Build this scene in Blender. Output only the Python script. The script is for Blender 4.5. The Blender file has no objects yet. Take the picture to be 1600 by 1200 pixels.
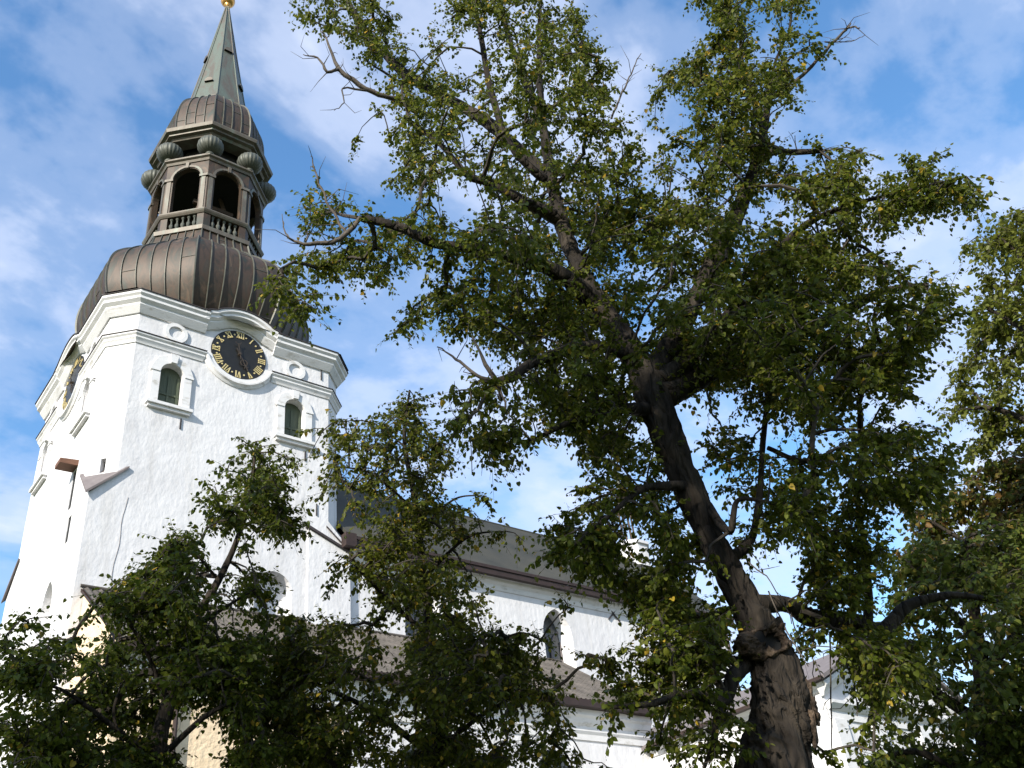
import bpy, bmesh, math, random
import numpy as np
from mathutils import Vector, Matrix, noise as mnoise

random.seed(7)
rng = np.random.default_rng(7)
S = bpy.context.scene
COL = S.collection
pi = math.pi
def R(d): return math.radians(d)

# ------------------------------------------------------------------ camera
PITCH, ROLL, YAW, FPX = R(34.457), R(7.388), R(41.492), 1529.2
cp, sp, cy, sy = math.cos(PITCH), math.sin(PITCH), math.cos(YAW), math.sin(YAW)
FW = Vector((sy*cp, cy*cp, sp)); R0 = Vector((cy, -sy, 0)); U0 = R0.cross(FW)
RI = math.cos(ROLL)*R0 - math.sin(ROLL)*U0
UP = math.sin(ROLL)*R0 + math.cos(ROLL)*U0
CAM = Vector((0, 0, 1.6))
cam = bpy.data.cameras.new('camera'); co = bpy.data.objects.new('camera', cam); COL.objects.link(co)
cam.sensor_width = 36; cam.lens = 36*FPX/1600; cam.clip_end = 6000; cam.clip_start = .05
co.matrix_world = Matrix(((RI.x, UP.x, -FW.x, CAM.x), (RI.y, UP.y, -FW.y, CAM.y), (RI.z, UP.z, -FW.z, CAM.z), (0, 0, 0, 1)))
S.camera = co
S.render.resolution_x, S.render.resolution_y = 1024, 768

# ------------------------------------------------------------------ light
SUN_AZ, SUN_EL = R(66), R(27)              # azimuth measured from south towards west
sd = Vector((-math.sin(SUN_AZ)*math.cos(SUN_EL), -math.cos(SUN_AZ)*math.cos(SUN_EL), math.sin(SUN_EL)))
sun = bpy.data.lights.new('sun', 'SUN'); sun.energy = 5.0; sun.angle = R(.5); sun.color = (1, .94, .83)
so = bpy.data.objects.new('sun', sun); COL.objects.link(so)
so.rotation_euler = (-sd).to_track_quat('-Z', 'Y').to_euler(); so.location = (-30, -20, 40)

W = bpy.data.worlds.new('World'); S.world = W; W.use_nodes = True
nt = W.node_tree; nt.nodes.clear()
def N(t, k, **kw):
    n = t.nodes.new(k)
    for a, v in kw.items():
        if a.startswith('i_'): n.inputs[int(a[2:])].default_value = v
        else: setattr(n, a, v)
    return n
def ramp(t, stops, interp='LINEAR'):
    n = t.nodes.new('ShaderNodeValToRGB'); e = n.color_ramp.elements; n.color_ramp.interpolation = interp
    while len(e) < len(stops): e.new(.5)
    for q, (p, c) in zip(e, stops):
        q.position = p; q.color = (c, c, c, 1) if not hasattr(c, '__len__') else (*c, 1)
    return n
sky = N(nt, 'ShaderNodeTexSky', sky_type='NISHITA', sun_disc=False)
sky.sun_elevation = SUN_EL; sky.sun_rotation = math.atan2(sd.x, sd.y); sky.air_density = 1.25; sky.dust_density = .3; sky.ozone_density = 1.5
L = nt.links.new
bg1 = N(nt, 'ShaderNodeBackground'); bg1.inputs[1].default_value = .15
hs = N(nt, 'ShaderNodeHueSaturation'); hs.inputs['Saturation'].default_value = 1.3; hs.inputs['Hue'].default_value = .503; hs.inputs['Value'].default_value = 1.24; L(sky.outputs[0], hs.inputs['Color']); L(hs.outputs[0], bg1.inputs[0])
# thin high clouds: noise on a plane far overhead
tc = N(nt, 'ShaderNodeTexCoord'); sx = N(nt, 'ShaderNodeSeparateXYZ'); L(tc.outputs['Generated'], sx.inputs[0])
za = N(nt, 'ShaderNodeMath', operation='ADD'); L(sx.outputs[2], za.inputs[0]); za.inputs[1].default_value = .12
dx = N(nt, 'ShaderNodeMath', operation='DIVIDE'); L(sx.outputs[0], dx.inputs[0]); L(za.outputs[0], dx.inputs[1])
dy = N(nt, 'ShaderNodeMath', operation='DIVIDE'); L(sx.outputs[1], dy.inputs[0]); L(za.outputs[0], dy.inputs[1])
cv = N(nt, 'ShaderNodeCombineXYZ'); L(dx.outputs[0], cv.inputs[0]); L(dy.outputs[0], cv.inputs[1])
mp = N(nt, 'ShaderNodeMapping'); L(cv.outputs[0], mp.inputs[0]); mp.inputs[1].default_value = (1.7, .55, 0); mp.inputs[2].default_value = (0, 0, R(-25)); mp.inputs[3].default_value = (1, 1.15, 1)
n1 = N(nt, 'ShaderNodeTexNoise'); L(mp.outputs[0], n1.inputs['Vector']); n1.inputs['Scale'].default_value = 2.9; n1.inputs['Detail'].default_value = 6; n1.inputs['Roughness'].default_value = .52; n1.inputs['Distortion'].default_value = .35
n2 = N(nt, 'ShaderNodeTexNoise'); L(mp.outputs[0], n2.inputs['Vector']); n2.inputs['Scale'].default_value = 9; n2.inputs['Detail'].default_value = 5; n2.inputs['Roughness'].default_value = .55
ad = N(nt, 'ShaderNodeMath', operation='MULTIPLY_ADD'); L(n2.outputs[0], ad.inputs[0]); ad.inputs[1].default_value = .42; L(n1.outputs[0], ad.inputs[2])
zl = ramp(nt, [(0, .18), (.25, .09), (.5, .02), (1, 0)]); L(sx.outputs[2], zl.inputs[0])
ad2 = N(nt, 'ShaderNodeMath', operation='ADD'); L(ad.outputs[0], ad2.inputs[0]); L(zl.outputs[0], ad2.inputs[1])
cr = ramp(nt, [(.57, .03), (.69, .25), (.82, .58), (.96, .84)], 'EASE'); L(ad2.outputs[0], cr.inputs[0])
bg2 = N(nt, 'ShaderNodeBackground'); bg2.inputs[0].default_value = (.68, .75, .93, 1); bg2.inputs[1].default_value = .86
mx = N(nt, 'ShaderNodeMixShader'); L(cr.outputs[0], mx.inputs[0]); L(bg1.outputs[0], mx.inputs[1]); L(bg2.outputs[0], mx.inputs[2])
wo = N(nt, 'ShaderNodeOutputWorld'); L(mx.outputs[0], wo.inputs[0])
S.view_settings.view_transform = 'Standard'; S.view_settings.look = 'None'; S.view_settings.exposure = 0.6; S.view_settings.gamma = 1
S.cycles.max_bounces = 6; S.cycles.transparent_max_bounces = 4

# ------------------------------------------------------------------ materials
def mat(name, stops, scale=3.0, rough=.8, bump=0, bscale=20, metal=0, spec=.3, detail=6, stretch=(1, 1, 1), ndist=0, bdist=.02):
    m = bpy.data.materials.new(name); m.use_nodes = True; t = m.node_tree; b = t.nodes['Principled BSDF']
    tc = N(t, 'ShaderNodeTexCoord'); mp = N(t, 'ShaderNodeMapping'); t.links.new(tc.outputs['Object'], mp.inputs[0]); mp.inputs[3].default_value = stretch
    n = N(t, 'ShaderNodeTexNoise'); t.links.new(mp.outputs[0], n.inputs['Vector']); n.inputs['Scale'].default_value = scale; n.inputs['Detail'].default_value = detail; n.inputs['Distortion'].default_value = ndist; n.inputs['Roughness'].default_value = .6
    r = ramp(t, stops); t.links.new(n.outputs[0], r.inputs[0]); t.links.new(r.outputs[0], b.inputs['Base Color'])
    b.inputs['Roughness'].default_value = rough; b.inputs['Metallic'].default_value = metal; b.inputs['Specular IOR Level'].default_value = spec
    if bump:
        n2 = N(t, 'ShaderNodeTexNoise'); t.links.new(mp.outputs[0], n2.inputs['Vector']); n2.inputs['Scale'].default_value = bscale; n2.inputs['Detail'].default_value = 5
        bp = N(t, 'ShaderNodeBump'); bp.inputs['Strength'].default_value = bump; bp.inputs['Distance'].default_value = bdist; t.links.new(n2.outputs[0], bp.inputs['Height']); t.links.new(bp.outputs[0], b.inputs['Normal'])
    return m
PL = mat('white_plaster', [(.25, (.56, .55, .56)), (.5, (.65, .64, .65)), (.8, (.70, .69, .70))], .9, .9, .42, 4.6, bdist=.07, stretch=(1, 1, .6))
def streaks(m, amt=.12):
    t = m.node_tree; b = t.nodes['Principled BSDF']; src = b.inputs['Base Color'].links[0].from_socket
    tc = N(t, 'ShaderNodeTexCoord'); mp = N(t, 'ShaderNodeMapping'); t.links.new(tc.outputs['Object'], mp.inputs[0]); mp.inputs[3].default_value = (2.6, 2.6, .16)
    n = N(t, 'ShaderNodeTexNoise'); t.links.new(mp.outputs[0], n.inputs['Vector']); n.inputs['Scale'].default_value = 1.0; n.inputs['Detail'].default_value = 7; n.inputs['Roughness'].default_value = .65
    r = ramp(t, [(.50, 0), (.78, amt)]); t.links.new(n.outputs[0], r.inputs[0])
    x = N(t, 'ShaderNodeMix', data_type='RGBA'); t.links.new(r.outputs[0], x.inputs[0]); t.links.new(src, x.inputs[6]); x.inputs[7].default_value = (.36, .34, .31, 1); t.links.new(x.outputs[2], b.inputs['Base Color'])
streaks(PL, .42)
PLT = mat('white_trim', [(.3, (.46, .44, .41)), (.43, (.65, .64, .64)), (.8, (.72, .71, .71))], 1.6, .85, .3, 8, stretch=(1, 1, 2.2))
PEACH = mat('peach_plaster', [(.2, (.66, .50, .33)), (.7, (.78, .62, .43))], 2, .9, .8, 7, bdist=.05)
COP = mat('brown_copper', [(.32, (.024, .031, .023)), (.42, (.036, .027, .018)), (.5, (.064, .040, .026)), (.57, (.044, .036, .025)), (.66, (.105, .066, .042)), (.76, (.062, .072, .05))], 1.3, .55, .35, 1.8, .15, .4, stretch=(1, 1, .42), bdist=.06, ndist=.8)
COPG = mat('green_copper', [(.3, (.10, .125, .10)), (.42, (.10, .082, .062)), (.55, (.125, .108, .084)), (.65, (.14, .155, .125)), (.78, (.16, .115, .085))], 1.8, .55, .15, 2, .2, .5, stretch=(1, 1, .35))
SPIRE = mat('spire_patina', [(.28, (.07, .095, .076)), (.42, (.095, .078, .06)), (.53, (.10, .125, .10)), (.64, (.11, .075, .055)), (.85, (.14, .125, .098))], .7, .5, .2, 2, .2, .5, stretch=(1, 1, .3), ndist=.6)
SEAM = mat('copper_seam', [(.3, (.06, .065, .052)), (.7, (.13, .125, .105))], 2, .5, 0, 1, .2)
ORB = mat('orb_copper', [(.3, (.065, .072, .06)), (.6, (.09, .093, .076)), (.8, (.13, .135, .11))], 2.5, .55, .1, 10, .15, .4)
LED = mat('dark_flashing', [(.3, (.035, .028, .028)), (.7, (.06, .05, .05))], 3, .6)
SLATE = mat('slate_roof', [(.3, (.030, .031, .026)), (.45, (.043, .043, .036)), (.58, (.052, .050, .040)), (.75, (.066, .062, .049))], .45, .85, .25, 9, stretch=(1, 1, 1))
TILE = mat('brown_tiles', [(.3, (.06, .052, .046)), (.5, (.092, .081, .071)), (.7, (.13, .112, .098))], 1.2, .8, .3, 14)
GUT = mat('brown_gutter', [(.25, (.026, .017, .015)), (.75, (.048, .030, .026))], 3, .6)
CAPM = mat('cap_tiles', [(.2, (.13, .11, .11)), (.8, (.2, .175, .17))], 3, .75, .2, 12)
SHUT = mat('green_shutter', [(.25, (.05, .065, .04)), (.75, (.10, .115, .075))], 3, .6, .3, 10, stretch=(4, 4, .3))
SHADE = mat('shade_black', [(.2, (.012, .012, .012)), (.8, (.02, .02, .02))], 3, .9)  # near-black painted for unlit depths: slits, lantern ceiling, trunk cavity
GLASS = mat('dark_glass', [(.2, (.03, .033, .036)), (.8, (.06, .065, .07))], 8, .25, .2, 12, 0, .6)
CLK = mat('clock_black', [(.2, (.012, .012, .011)), (.8, (.022, .021, .018))], 3, .35)
GOLD = mat('gilding', [(.2, (.62, .48, .20)), (.8, (.78, .64, .32))], 4, .45, 0, 1, .3, .5)
DGOLD = mat('dull_gilding', [(.3, (.022, .02, .016)), (.8, (.12, .08, .05))], 9, .5, 0, 1, .3, .5)
BALL = mat('gold_ball', [(.2, (.62, .30, .09)), (.8, (.80, .45, .15))], 6, .35, 0, 1, .7, .5)
WOOD = mat('red_wood', [(.25, (.11, .055, .035)), (.75, (.19, .095, .06))], 3, .7, .2, 12, stretch=(1, 6, 6))
IRON = mat('iron', [(.2, (.03, .028, .03)), (.8, (.06, .055, .055))], 6, .7)
GRAN = mat('timber', [(.2, (.05, .035, .025)), (.8, (.1, .07, .05))], 5, .8)
BELL = mat('bell_bronze', [(.2, (.07, .06, .04)), (.8, (.14, .12, .08))], 5, .4, 0, 1, .6)
GRASS = mat('grass_ground', [(.3, (.03, .05, .015)), (.7, (.07, .09, .03))], 2, .95, .6, 30)
def fissures(m, scale=7.0, strength=1.0, dist=.035):
    t = m.node_tree; b = t.nodes['Principled BSDF']; tc = N(t, 'ShaderNodeTexCoord'); mp = N(t, 'ShaderNodeMapping'); t.links.new(tc.outputs['Object'], mp.inputs[0]); mp.inputs[3].default_value = (1, 1, .22)
    n = N(t, 'ShaderNodeTexNoise'); n.inputs['Scale'].default_value = 5; n.inputs['Detail'].default_value = 4; t.links.new(mp.outputs[0], n.inputs['Vector'])
    a = N(t, 'ShaderNodeMix', data_type='RGBA'); a.inputs[0].default_value = .16; t.links.new(mp.outputs[0], a.inputs[6]); t.links.new(n.outputs['Color'], a.inputs[7])
    v = N(t, 'ShaderNodeTexVoronoi', feature='DISTANCE_TO_EDGE'); v.inputs['Scale'].default_value = scale; t.links.new(a.outputs[2], v.inputs['Vector'])
    r = ramp(t, [(0, 0), (.10, .7), (.3, 1)]); t.links.new(v.outputs['Distance'], r.inputs[0])
    old = b.inputs['Normal'].links[0].from_socket
    bp = N(t, 'ShaderNodeBump'); bp.inputs['Strength'].default_value = strength; bp.inputs['Distance'].default_value = dist; t.links.new(r.outputs[0], bp.inputs['Height']); t.links.new(old, bp.inputs['Normal']); t.links.new(bp.outputs[0], b.inputs['Normal'])
def bark_mat():
    m = mat('bark', [(.3, (.010, .0075, .006)), (.5, (.022, .017, .0125)), (.7, (.052, .041, .030))], 6, .95, 1.0, 16, stretch=(1, 1, .3), bdist=.03)
    fissures(m); return m
BARK = bark_mat()
TWIG = mat('twig_bark', [(.3, (.026, .021, .017)), (.7, (.07, .058, .046))], 9, .9)
PALEB = mat('dead_branch_bark', [(.3, (.045, .037, .03)), (.7, (.12, .10, .08))], 9, .9, .5, 30)
SCAR = mat('torn_wood', [(.36, (.018, .012, .008)), (.5, (.055, .038, .026)), (.70, (.15, .105, .07))], 9, .9, 1, 25, bdist=.03)

def leaf_mat(name, cols, gloss=.16, trans=.40):
    m = bpy.data.materials.new(name); m.use_nodes = True; t = m.node_tree; t.nodes.clear()
    g = N(t, 'ShaderNodeNewGeometry'); r = ramp(t, cols, 'LINEAR'); t.links.new(g.outputs['Random Per Island'], r.inputs[0])
    p = N(t, 'ShaderNodeBsdfPrincipled'); t.links.new(r.outputs[0], p.inputs['Base Color']); p.inputs['Roughness'].default_value = .42; p.inputs['Specular IOR Level'].default_value = gloss
    h = N(t, 'ShaderNodeHueSaturation'); h.inputs['Value'].default_value = 1.6; h.inputs['Hue'].default_value = .487; h.inputs['Saturation'].default_value = 1.0; t.links.new(r.outputs[0], h.inputs['Color'])
    tr = N(t, 'ShaderNodeBsdfTranslucent'); t.links.new(h.outputs[0], tr.inputs[0])
    x = N(t, 'ShaderNodeMixShader'); x.inputs[0].default_value = trans; t.links.new(p.outputs[0], x.inputs[1]); t.links.new(tr.outputs[0], x.inputs[2])
    o = N(t, 'ShaderNodeOutputMaterial'); t.links.new(x.outputs[0], o.inputs[0])
    return m
LF = leaf_mat('lime_leaf', [(0, (.042, .062, .007)), (.5, (.082, .104, .012)), (.88, (.126, .136, .018)), (.975, (.11, .12, .028)), (.985, (.36, .25, .03))])
LFA = leaf_mat('young_leaf', [(0, (.036, .056, .006)), (.5, (.066, .088, .010)), (.93, (.105, .118, .015)), (.985, (.085, .10, .025)), (.993, (.34, .24, .03))])
LFB = leaf_mat('yellowing_leaf', [(0, (.042, .060, .007)), (.5, (.082, .098, .011)), (.88, (.125, .13, .017)), (.955, (.10, .11, .03)), (.975, (.36, .25, .03))])
LFC = leaf_mat('maple_leaf', [(0, (.07, .09, .012)), (.6, (.12, .132, .018)), (1, (.13, .14, .03))])
LFD = leaf_mat('autumn_leaf', [(0, (.055, .078, .012)), (.5, (.095, .105, .018)), (.75, (.14, .105, .025)), (1, (.19, .10, .035))])
LFE = leaf_mat('dense_leaf', [(0, (.04, .058, .009)), (.5, (.07, .094, .014)), (.95, (.11, .12, .022)), (.985, (.30, .21, .04))])

# ------------------------------------------------------------------ mesh helpers
def tag(o, label=None, cat=None, group=None, kind=None):
    for k, v in (('label', label), ('category', cat), ('group', group), ('kind', kind)):
        if v: o[k] = v
    return o
def empty(name, loc):
    o = bpy.data.objects.new(name, None); COL.objects.link(o); o.location = loc; o.empty_display_size = .5; return o
def attach(o, parent):
    o.parent = parent
    if parent is not None and parent.type == 'EMPTY': o.matrix_parent_inverse = Matrix.Translation(-Vector(parent.location))
class MB:
    def __init__(s): s.v = []; s.f = []
    def add(s, vs, fs):
        k = len(s.v); s.v += [tuple(q) for q in vs]; s.f += [tuple(k+i for i in f) for f in fs]; return s
    def hexa(s, p):   # 8 points: bottom ring 4, top ring 4
        return s.add(p, [(3, 2, 1, 0), (4, 5, 6, 7), (0, 1, 5, 4), (1, 2, 6, 5), (2, 3, 7, 6), (3, 0, 4, 7)])
    def box(s, a, b):
        x0, y0, z0 = a; x1, y1, z1 = b
        return s.hexa([(x0, y0, z0), (x1, y0, z0), (x1, y1, z0), (x0, y1, z0), (x0, y0, z1), (x1, y0, z1), (x1, y1, z1), (x0, y1, z1)])
    def tube(s, pts, rad, n=8, cap=True):
        pts = [Vector(p) for p in pts]; m = len(pts)
        if not hasattr(rad, '__len__'): rad = [rad]*m
        vs = []; ref = None
        for i, p in enumerate(pts):
            d = (pts[min(i+1, m-1)]-pts[max(i-1, 0)]).normalized()
            if ref is None: ref = d.orthogonal().normalized()
            ref = (ref-d*ref.dot(d)).normalized(); b = d.cross(ref)
            for k in range(n):
                a = 2*pi*k/n; vs.append(p+(ref*math.cos(a)+b*math.sin(a))*rad[i])
        fs = [(i*n+k, i*n+(k+1) % n, (i+1)*n+(k+1) % n, (i+1)*n+k) for i in range(m-1) for k in range(n)]
        if cap: fs += [tuple(range(n-1, -1, -1)), tuple(range((m-1)*n, m*n))]
        return s.add(vs, fs)
    def lathe(s, c, prof, n=24, a0=0.0):
        vs = [(c[0]+r*math.cos(a0+2*pi*k/n), c[1]+r*math.sin(a0+2*pi*k/n), z) for z, r in prof for k in range(n)]
        m = len(prof)
        fs = [(i*n+k, i*n+(k+1) % n, (i+1)*n+(k+1) % n, (i+1)*n+k) for i in range(m-1) for k in range(n)]
        fs += [tuple(range(n-1, -1, -1)), tuple(range((m-1)*n, m*n))]
        return s.add(vs, fs)
    def build(s, name, m, parent=None, smooth=False, label=None, angle=None):
        me = bpy.data.meshes.new(name); me.from_pydata(s.v, [], s.f); me.materials.append(m)
        bm = bmesh.new(); bm.from_mesh(me); bmesh.ops.recalc_face_normals(bm, faces=bm.faces); bm.to_mesh(me); bm.free()
        if smooth: me.polygons.foreach_set('use_smooth', [True]*len(me.polygons))
        if angle:
            me.polygons.foreach_set('use_smooth', [True]*len(me.polygons)); me.set_sharp_from_angle(angle=R(angle))
        o = bpy.data.objects.new(name, me); COL.objects.link(o); attach(o, parent)
        if label: o['label'] = label
        return o
class Face:
    '''a vertical wall plane: centre point on the ground, outward normal; (u right, v up, o out) -> world'''
    def __init__(s, cx, cy, nx, ny): s.c = (cx, cy); s.n = (nx, ny); s.r = (-ny, nx)
    def __call__(s, u, v, o=0): return (s.c[0]+s.r[0]*u+s.n[0]*o, s.c[1]+s.r[1]*u+s.n[1]*o, v)
def arch(u, z0, zs, hw, n=10, point=0):
    '''closed opening outline; point>0 gives a pointed arch'''
    out = [(u-hw, z0), (u+hw, z0), (u+hw, zs)]
    for i in range(1, n):
        a = pi*i/n
        if point:
            rr = hw*(1+point)
            t = abs(math.cos(a)); x = math.copysign(hw*(1-(1-t)**1.0), math.cos(a))
            y = math.sqrt(max(rr*rr-(abs(x)+rr-hw)**2, 0)); out.append((u+x, zs+y))
        else: out.append((u+hw*math.cos(a), zs+hw*math.sin(a)))
    return out+[(u-hw, zs)]
def fill(mb, F, outline, holes=(), o=0.0):
    bm = bmesh.new(); es = []
    for loop in [outline]+list(holes):
        vs = [bm.verts.new(F(u, v, o)) for u, v in loop]
        es += [bm.edges.new((vs[i], vs[(i+1) % len(vs)])) for i in range(len(vs))]
    bmesh.ops.triangle_fill(bm, use_beauty=True, use_dissolve=False, edges=es)
    bm.verts.index_update()
    mb.add([v.co[:] for v in bm.verts], [[v.index for v in f.verts] for f in bm.faces]); bm.free()
def reveal(mb, F, loop, o0, o1, inset=0, cu=0):
    n = len(loop); a = [F(u, v, o0) for u, v in loop]
    b = [F(cu+(u-cu)*(1-inset), v, o1) for u, v in loop]
    mb.add(a+b, [(i, (i+1) % n, n+(i+1) % n, n+i) for i in range(n)])
def slab(mb, F, outline, holes, o0, o1):
    '''a raised plate with holes: front at o1 and rims back to o0'''
    fill(mb, F, outline, holes, o1); reveal(mb, F, outline, o1, o0)
    for h in holes: reveal(mb, F, h, o1, o0)
def plate(mb, F, loop, o0, o1):
    n = len(loop); mb.add([F(u, v, o0) for u, v in loop]+[F(u, v, o1) for u, v in loop], [tuple(range(n-1, -1, -1)), tuple(range(n, 2*n))]+[(i, (i+1) % n, n+(i+1) % n, n+i) for i in range(n)])
def sweep(mb, F, path, prof, mitre=0.0, closed=False):
    '''moulding: prof = (out, height) swept along a path (u,v); ends mitred at a corner of the tower'''
    m = len(path); k = len(prof); vs = []
    for i, (u, v) in enumerate(path):
        if closed: a, b = path[i-1], path[(i+1) % m]
        else: a, b = path[max(i-1, 0)], path[min(i+1, m-1)]
        du, dv = b[0]-a[0], b[1]-a[1]; l = math.hypot(du, dv); nu, nv = -dv/l, du/l
        for o, h in prof:
            uu = u+nu*h
            if mitre and not closed and i == 0: uu -= mitre*o
            if mitre and not closed and i == m-1: uu += mitre*o
            vs.append(F(uu, v+nv*h, o))
    fs = [(i*k+j, ((i+1) % m)*k+j, ((i+1) % m)*k+j+1, i*k+j+1) for i in range(m if closed else m-1) for j in range(k-1)]
    if not closed: fs += [tuple(range(k)), tuple(range((m-1)*k, m*k))]
    mb.add(vs, fs)

# ------------------------------------------------------------------ ground
mb = MB(); g = 24; ext = 2500
for i in range(g+1):
    for j in range(g+1):
        x = math.copysign(abs(i/g*2-1)**2.2, i/g*2-1)*ext; y = math.copysign(abs(j/g*2-1)**2.2, j/g*2-1)*ext
        mb.v.append((x, y, .0))
mb.f = [(i*(g+1)+j, (i+1)*(g+1)+j, (i+1)*(g+1)+j+1, i*(g+1)+j+1) for i in range(g) for j in range(g)]
tag(mb.build('ground', GRASS), kind='structure')

# ------------------------------------------------------------------ church
TX, TY, HW, HF = 14.81, 41.76, 5.76, 4.79
CH = empty('church', (TX, TY, 0))
tag(CH, 'white plastered church with dark copper onion spire, clock tower and long nave roof', 'church')
FS = Face(TX, TY-HW, 0, -1); FWt = Face(TX-HW, TY, -1, 0); FN = Face(TX, TY+HW, 0, 1); FE = Face(TX+HW, TY, 1, 0)
ch = (HW-HF); cd = HF+ch/2; q2 = 2**-.5
CHF = [Face(TX+sx_*cd, TY+sy_*cd, sx_*q2, sy_*q2) for sx_, sy_ in ((-1, -1), (1, -1), (1, 1), (-1, 1))]
CW = ch*q2     # half width of a chamfer
ZTOP = 32.6; ZC = 22.75
body = [(-HW, -.5), (HW, -.5), (HW, 21.7), (HF, ZC), (HF, ZTOP), (-HF, ZTOP), (-HF, ZC), (-HW, 21.7)]
WINS = [-3.05, 2.95]
mb = MB()
hS = [arch(u, 26.62, 28.32, .53) for u in WINS]+[arch(2.2, 16.9, 18.95, .85)]
hW = [arch(u, 26.62, 28.32, .53) for u in WINS]
slW = [[(2.85, 22.2), (3.3, 22.2), (3.3, 24.05), (2.85, 24.05)], [(3.25, 20.5), (3.68, 20.5), (3.68, 21.7), (3.25, 21.7)]]
nich = arch(2.0, 15.6, 18.2, .75, 12, .9)
fill(mb, FS, body, hS); fill(mb, FWt, body, hW+slW+[nich]); fill(mb, FN, body); fill(mb, FE, body)
for h in hS[:2]: reveal(mb, FS, h, 0, -.42)
for h in hW: reveal(mb, FWt, h, 0, -.42)
for h in slW: reveal(mb, FWt, h, 0, -.06)
reveal(mb, FS, hS[2], 0, -.55); fill(mb, FS, hS[2], (), -.55)
reveal(mb, FWt, nich, 0, -.4); fill(mb, FWt, nich, (), -.4)
for i, F in enumerate(CHF):
    o = [(-CW, ZC), (CW, ZC), (CW, ZTOP), (-CW, ZTOP)]
    if i == 0:
        h = [(-.1, 22.95), (.12, 22.95), (.12, 23.62), (-.1, 23.62)]
        fill(mb, F, o, [h]); reveal(mb, F, h, 0, -.4)
    else: fill(mb, F, o)
tower = mb.build('tower', PL, CH)
for F, h in [(FWt, q) for q in slW]+[(CHF[0], [(-.1, 22.95), (.12, 22.95), (.12, 23.62), (-.1, 23.62)])]:
    mb = MB(); fill(mb, F, h, (), -.035 if F is FWt else -.3); mb.build('slit_window_shade', SHADE, tower)  # near-black panels stand in for the unlit depth of the slits
# corner caps over the square lower tower
for i, (sx_, sy_) in enumerate(((-1, -1), (1, -1), (1, 1), (-1, 1))):
    mb = MB()
    def C3(a, b, z): return (TX+sx_*a, TY+sy_*b, z)
    for dz, nm in ((0, 0),):
        low = [C3(HW+.16, HW+.16, 21.55), C3(HF-.42, HW+.1, 23.1), C3(HW+.1, HF-.42, 23.1), C3(HF, HF, 23.12)]
        hi = [C3(HW+.16, HW+.16, 21.68), C3(HF-.42, HW+.1, 23.2), C3(HW+.1, HF-.42, 23.2), C3(HF, HF, 23.22)]
        mb.add(low+hi, [(0, 2, 1), (1, 2, 3), (4, 5, 6), (5, 7, 6), (0, 1, 5, 4), (0, 4, 6, 2), (1, 3, 7, 5), (2, 6, 7, 3)])
    if i != 1: mb.build('corner_cap', CAPM, tower)
# raking set-off at the east end of the south face
mb = MB(); plate(mb, FS, [(3.75, -.5), (5.83, -.5), (5.83, 21.3), (3.75, 22.15)], -.05, .1); mb.build('corner_buttress', PL, tower)
mb = MB(); plate(mb, FS, [(3.65, 22.15), (5.95, 21.22), (5.95, 21.32), (3.65, 22.27)], -.05, .22); mb.build('buttress_coping', LED, tower)
mb = MB()
low = [(TX+HW+.1, TY-HW-.12, 21.3), (TX+HF-.1, TY-HW-.04, 22.4), (TX+HW+.04, TY-HF, 22.4), (TX+HF-.05, TY-HF-.0, 22.42)]
mb.add(low+[(x, y, z+.1) for x, y, z in low], [(0, 2, 1), (1, 2, 3), (4, 5, 6), (5, 7, 6), (0, 1, 5, 4), (0, 4, 6, 2), (1, 3, 7, 5), (2, 6, 7, 3)])
mb.build('corner_cap', LED, tower)
# cornice and string course, rising and dipping round the clocks
ZCK, RCK = 30.5, 1.38
CPROF = [(-.05, -.80), (.08, -.80), (.12, -.74), (.20, -.62), (.30, -.46), (.30, -.38), (.46, -.24), (.46, -.10), (.56, 0), (.56, .14), (-.05, .14)]
LPROF = [(-.05, .145), (.61, .145), (.61, .19), (-.05, .30)]
SPROF = [(-.05, -.42), (.05, -.42), (.08, -.3), (.16, -.2), (.16, -.1), (.24, -.02), (.24, .06), (-.05, .06)]
SLPR = [(-.05, .065), (.28, .065), (.28, .10), (-.05, .22)]
ZK, ZS = 31.95, 29.92
t22 = math.tan(R(22.5))
def cpath(half, clock):
    if not clock: return [[(-half, ZK), (half, ZK)]]
    rr = 2.14; a0 = math.asin((ZK-ZCK)/rr)
    p = [(-1.95, ZK), (-1.80, ZK+.03), (-1.66, ZK+.12)]
    for i in range(21):
        a = pi-(a0+.13)-(pi-2*a0-.26)*i/20; p.append((rr*math.cos(a), ZCK+rr*math.sin(a)))
    return [[(-half, ZK), (-1.72, ZK)], [(1.72, ZK), (half, ZK)], p+[(1.66, ZK+.12), (1.80, ZK+.03), (1.95, ZK)]]
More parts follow.
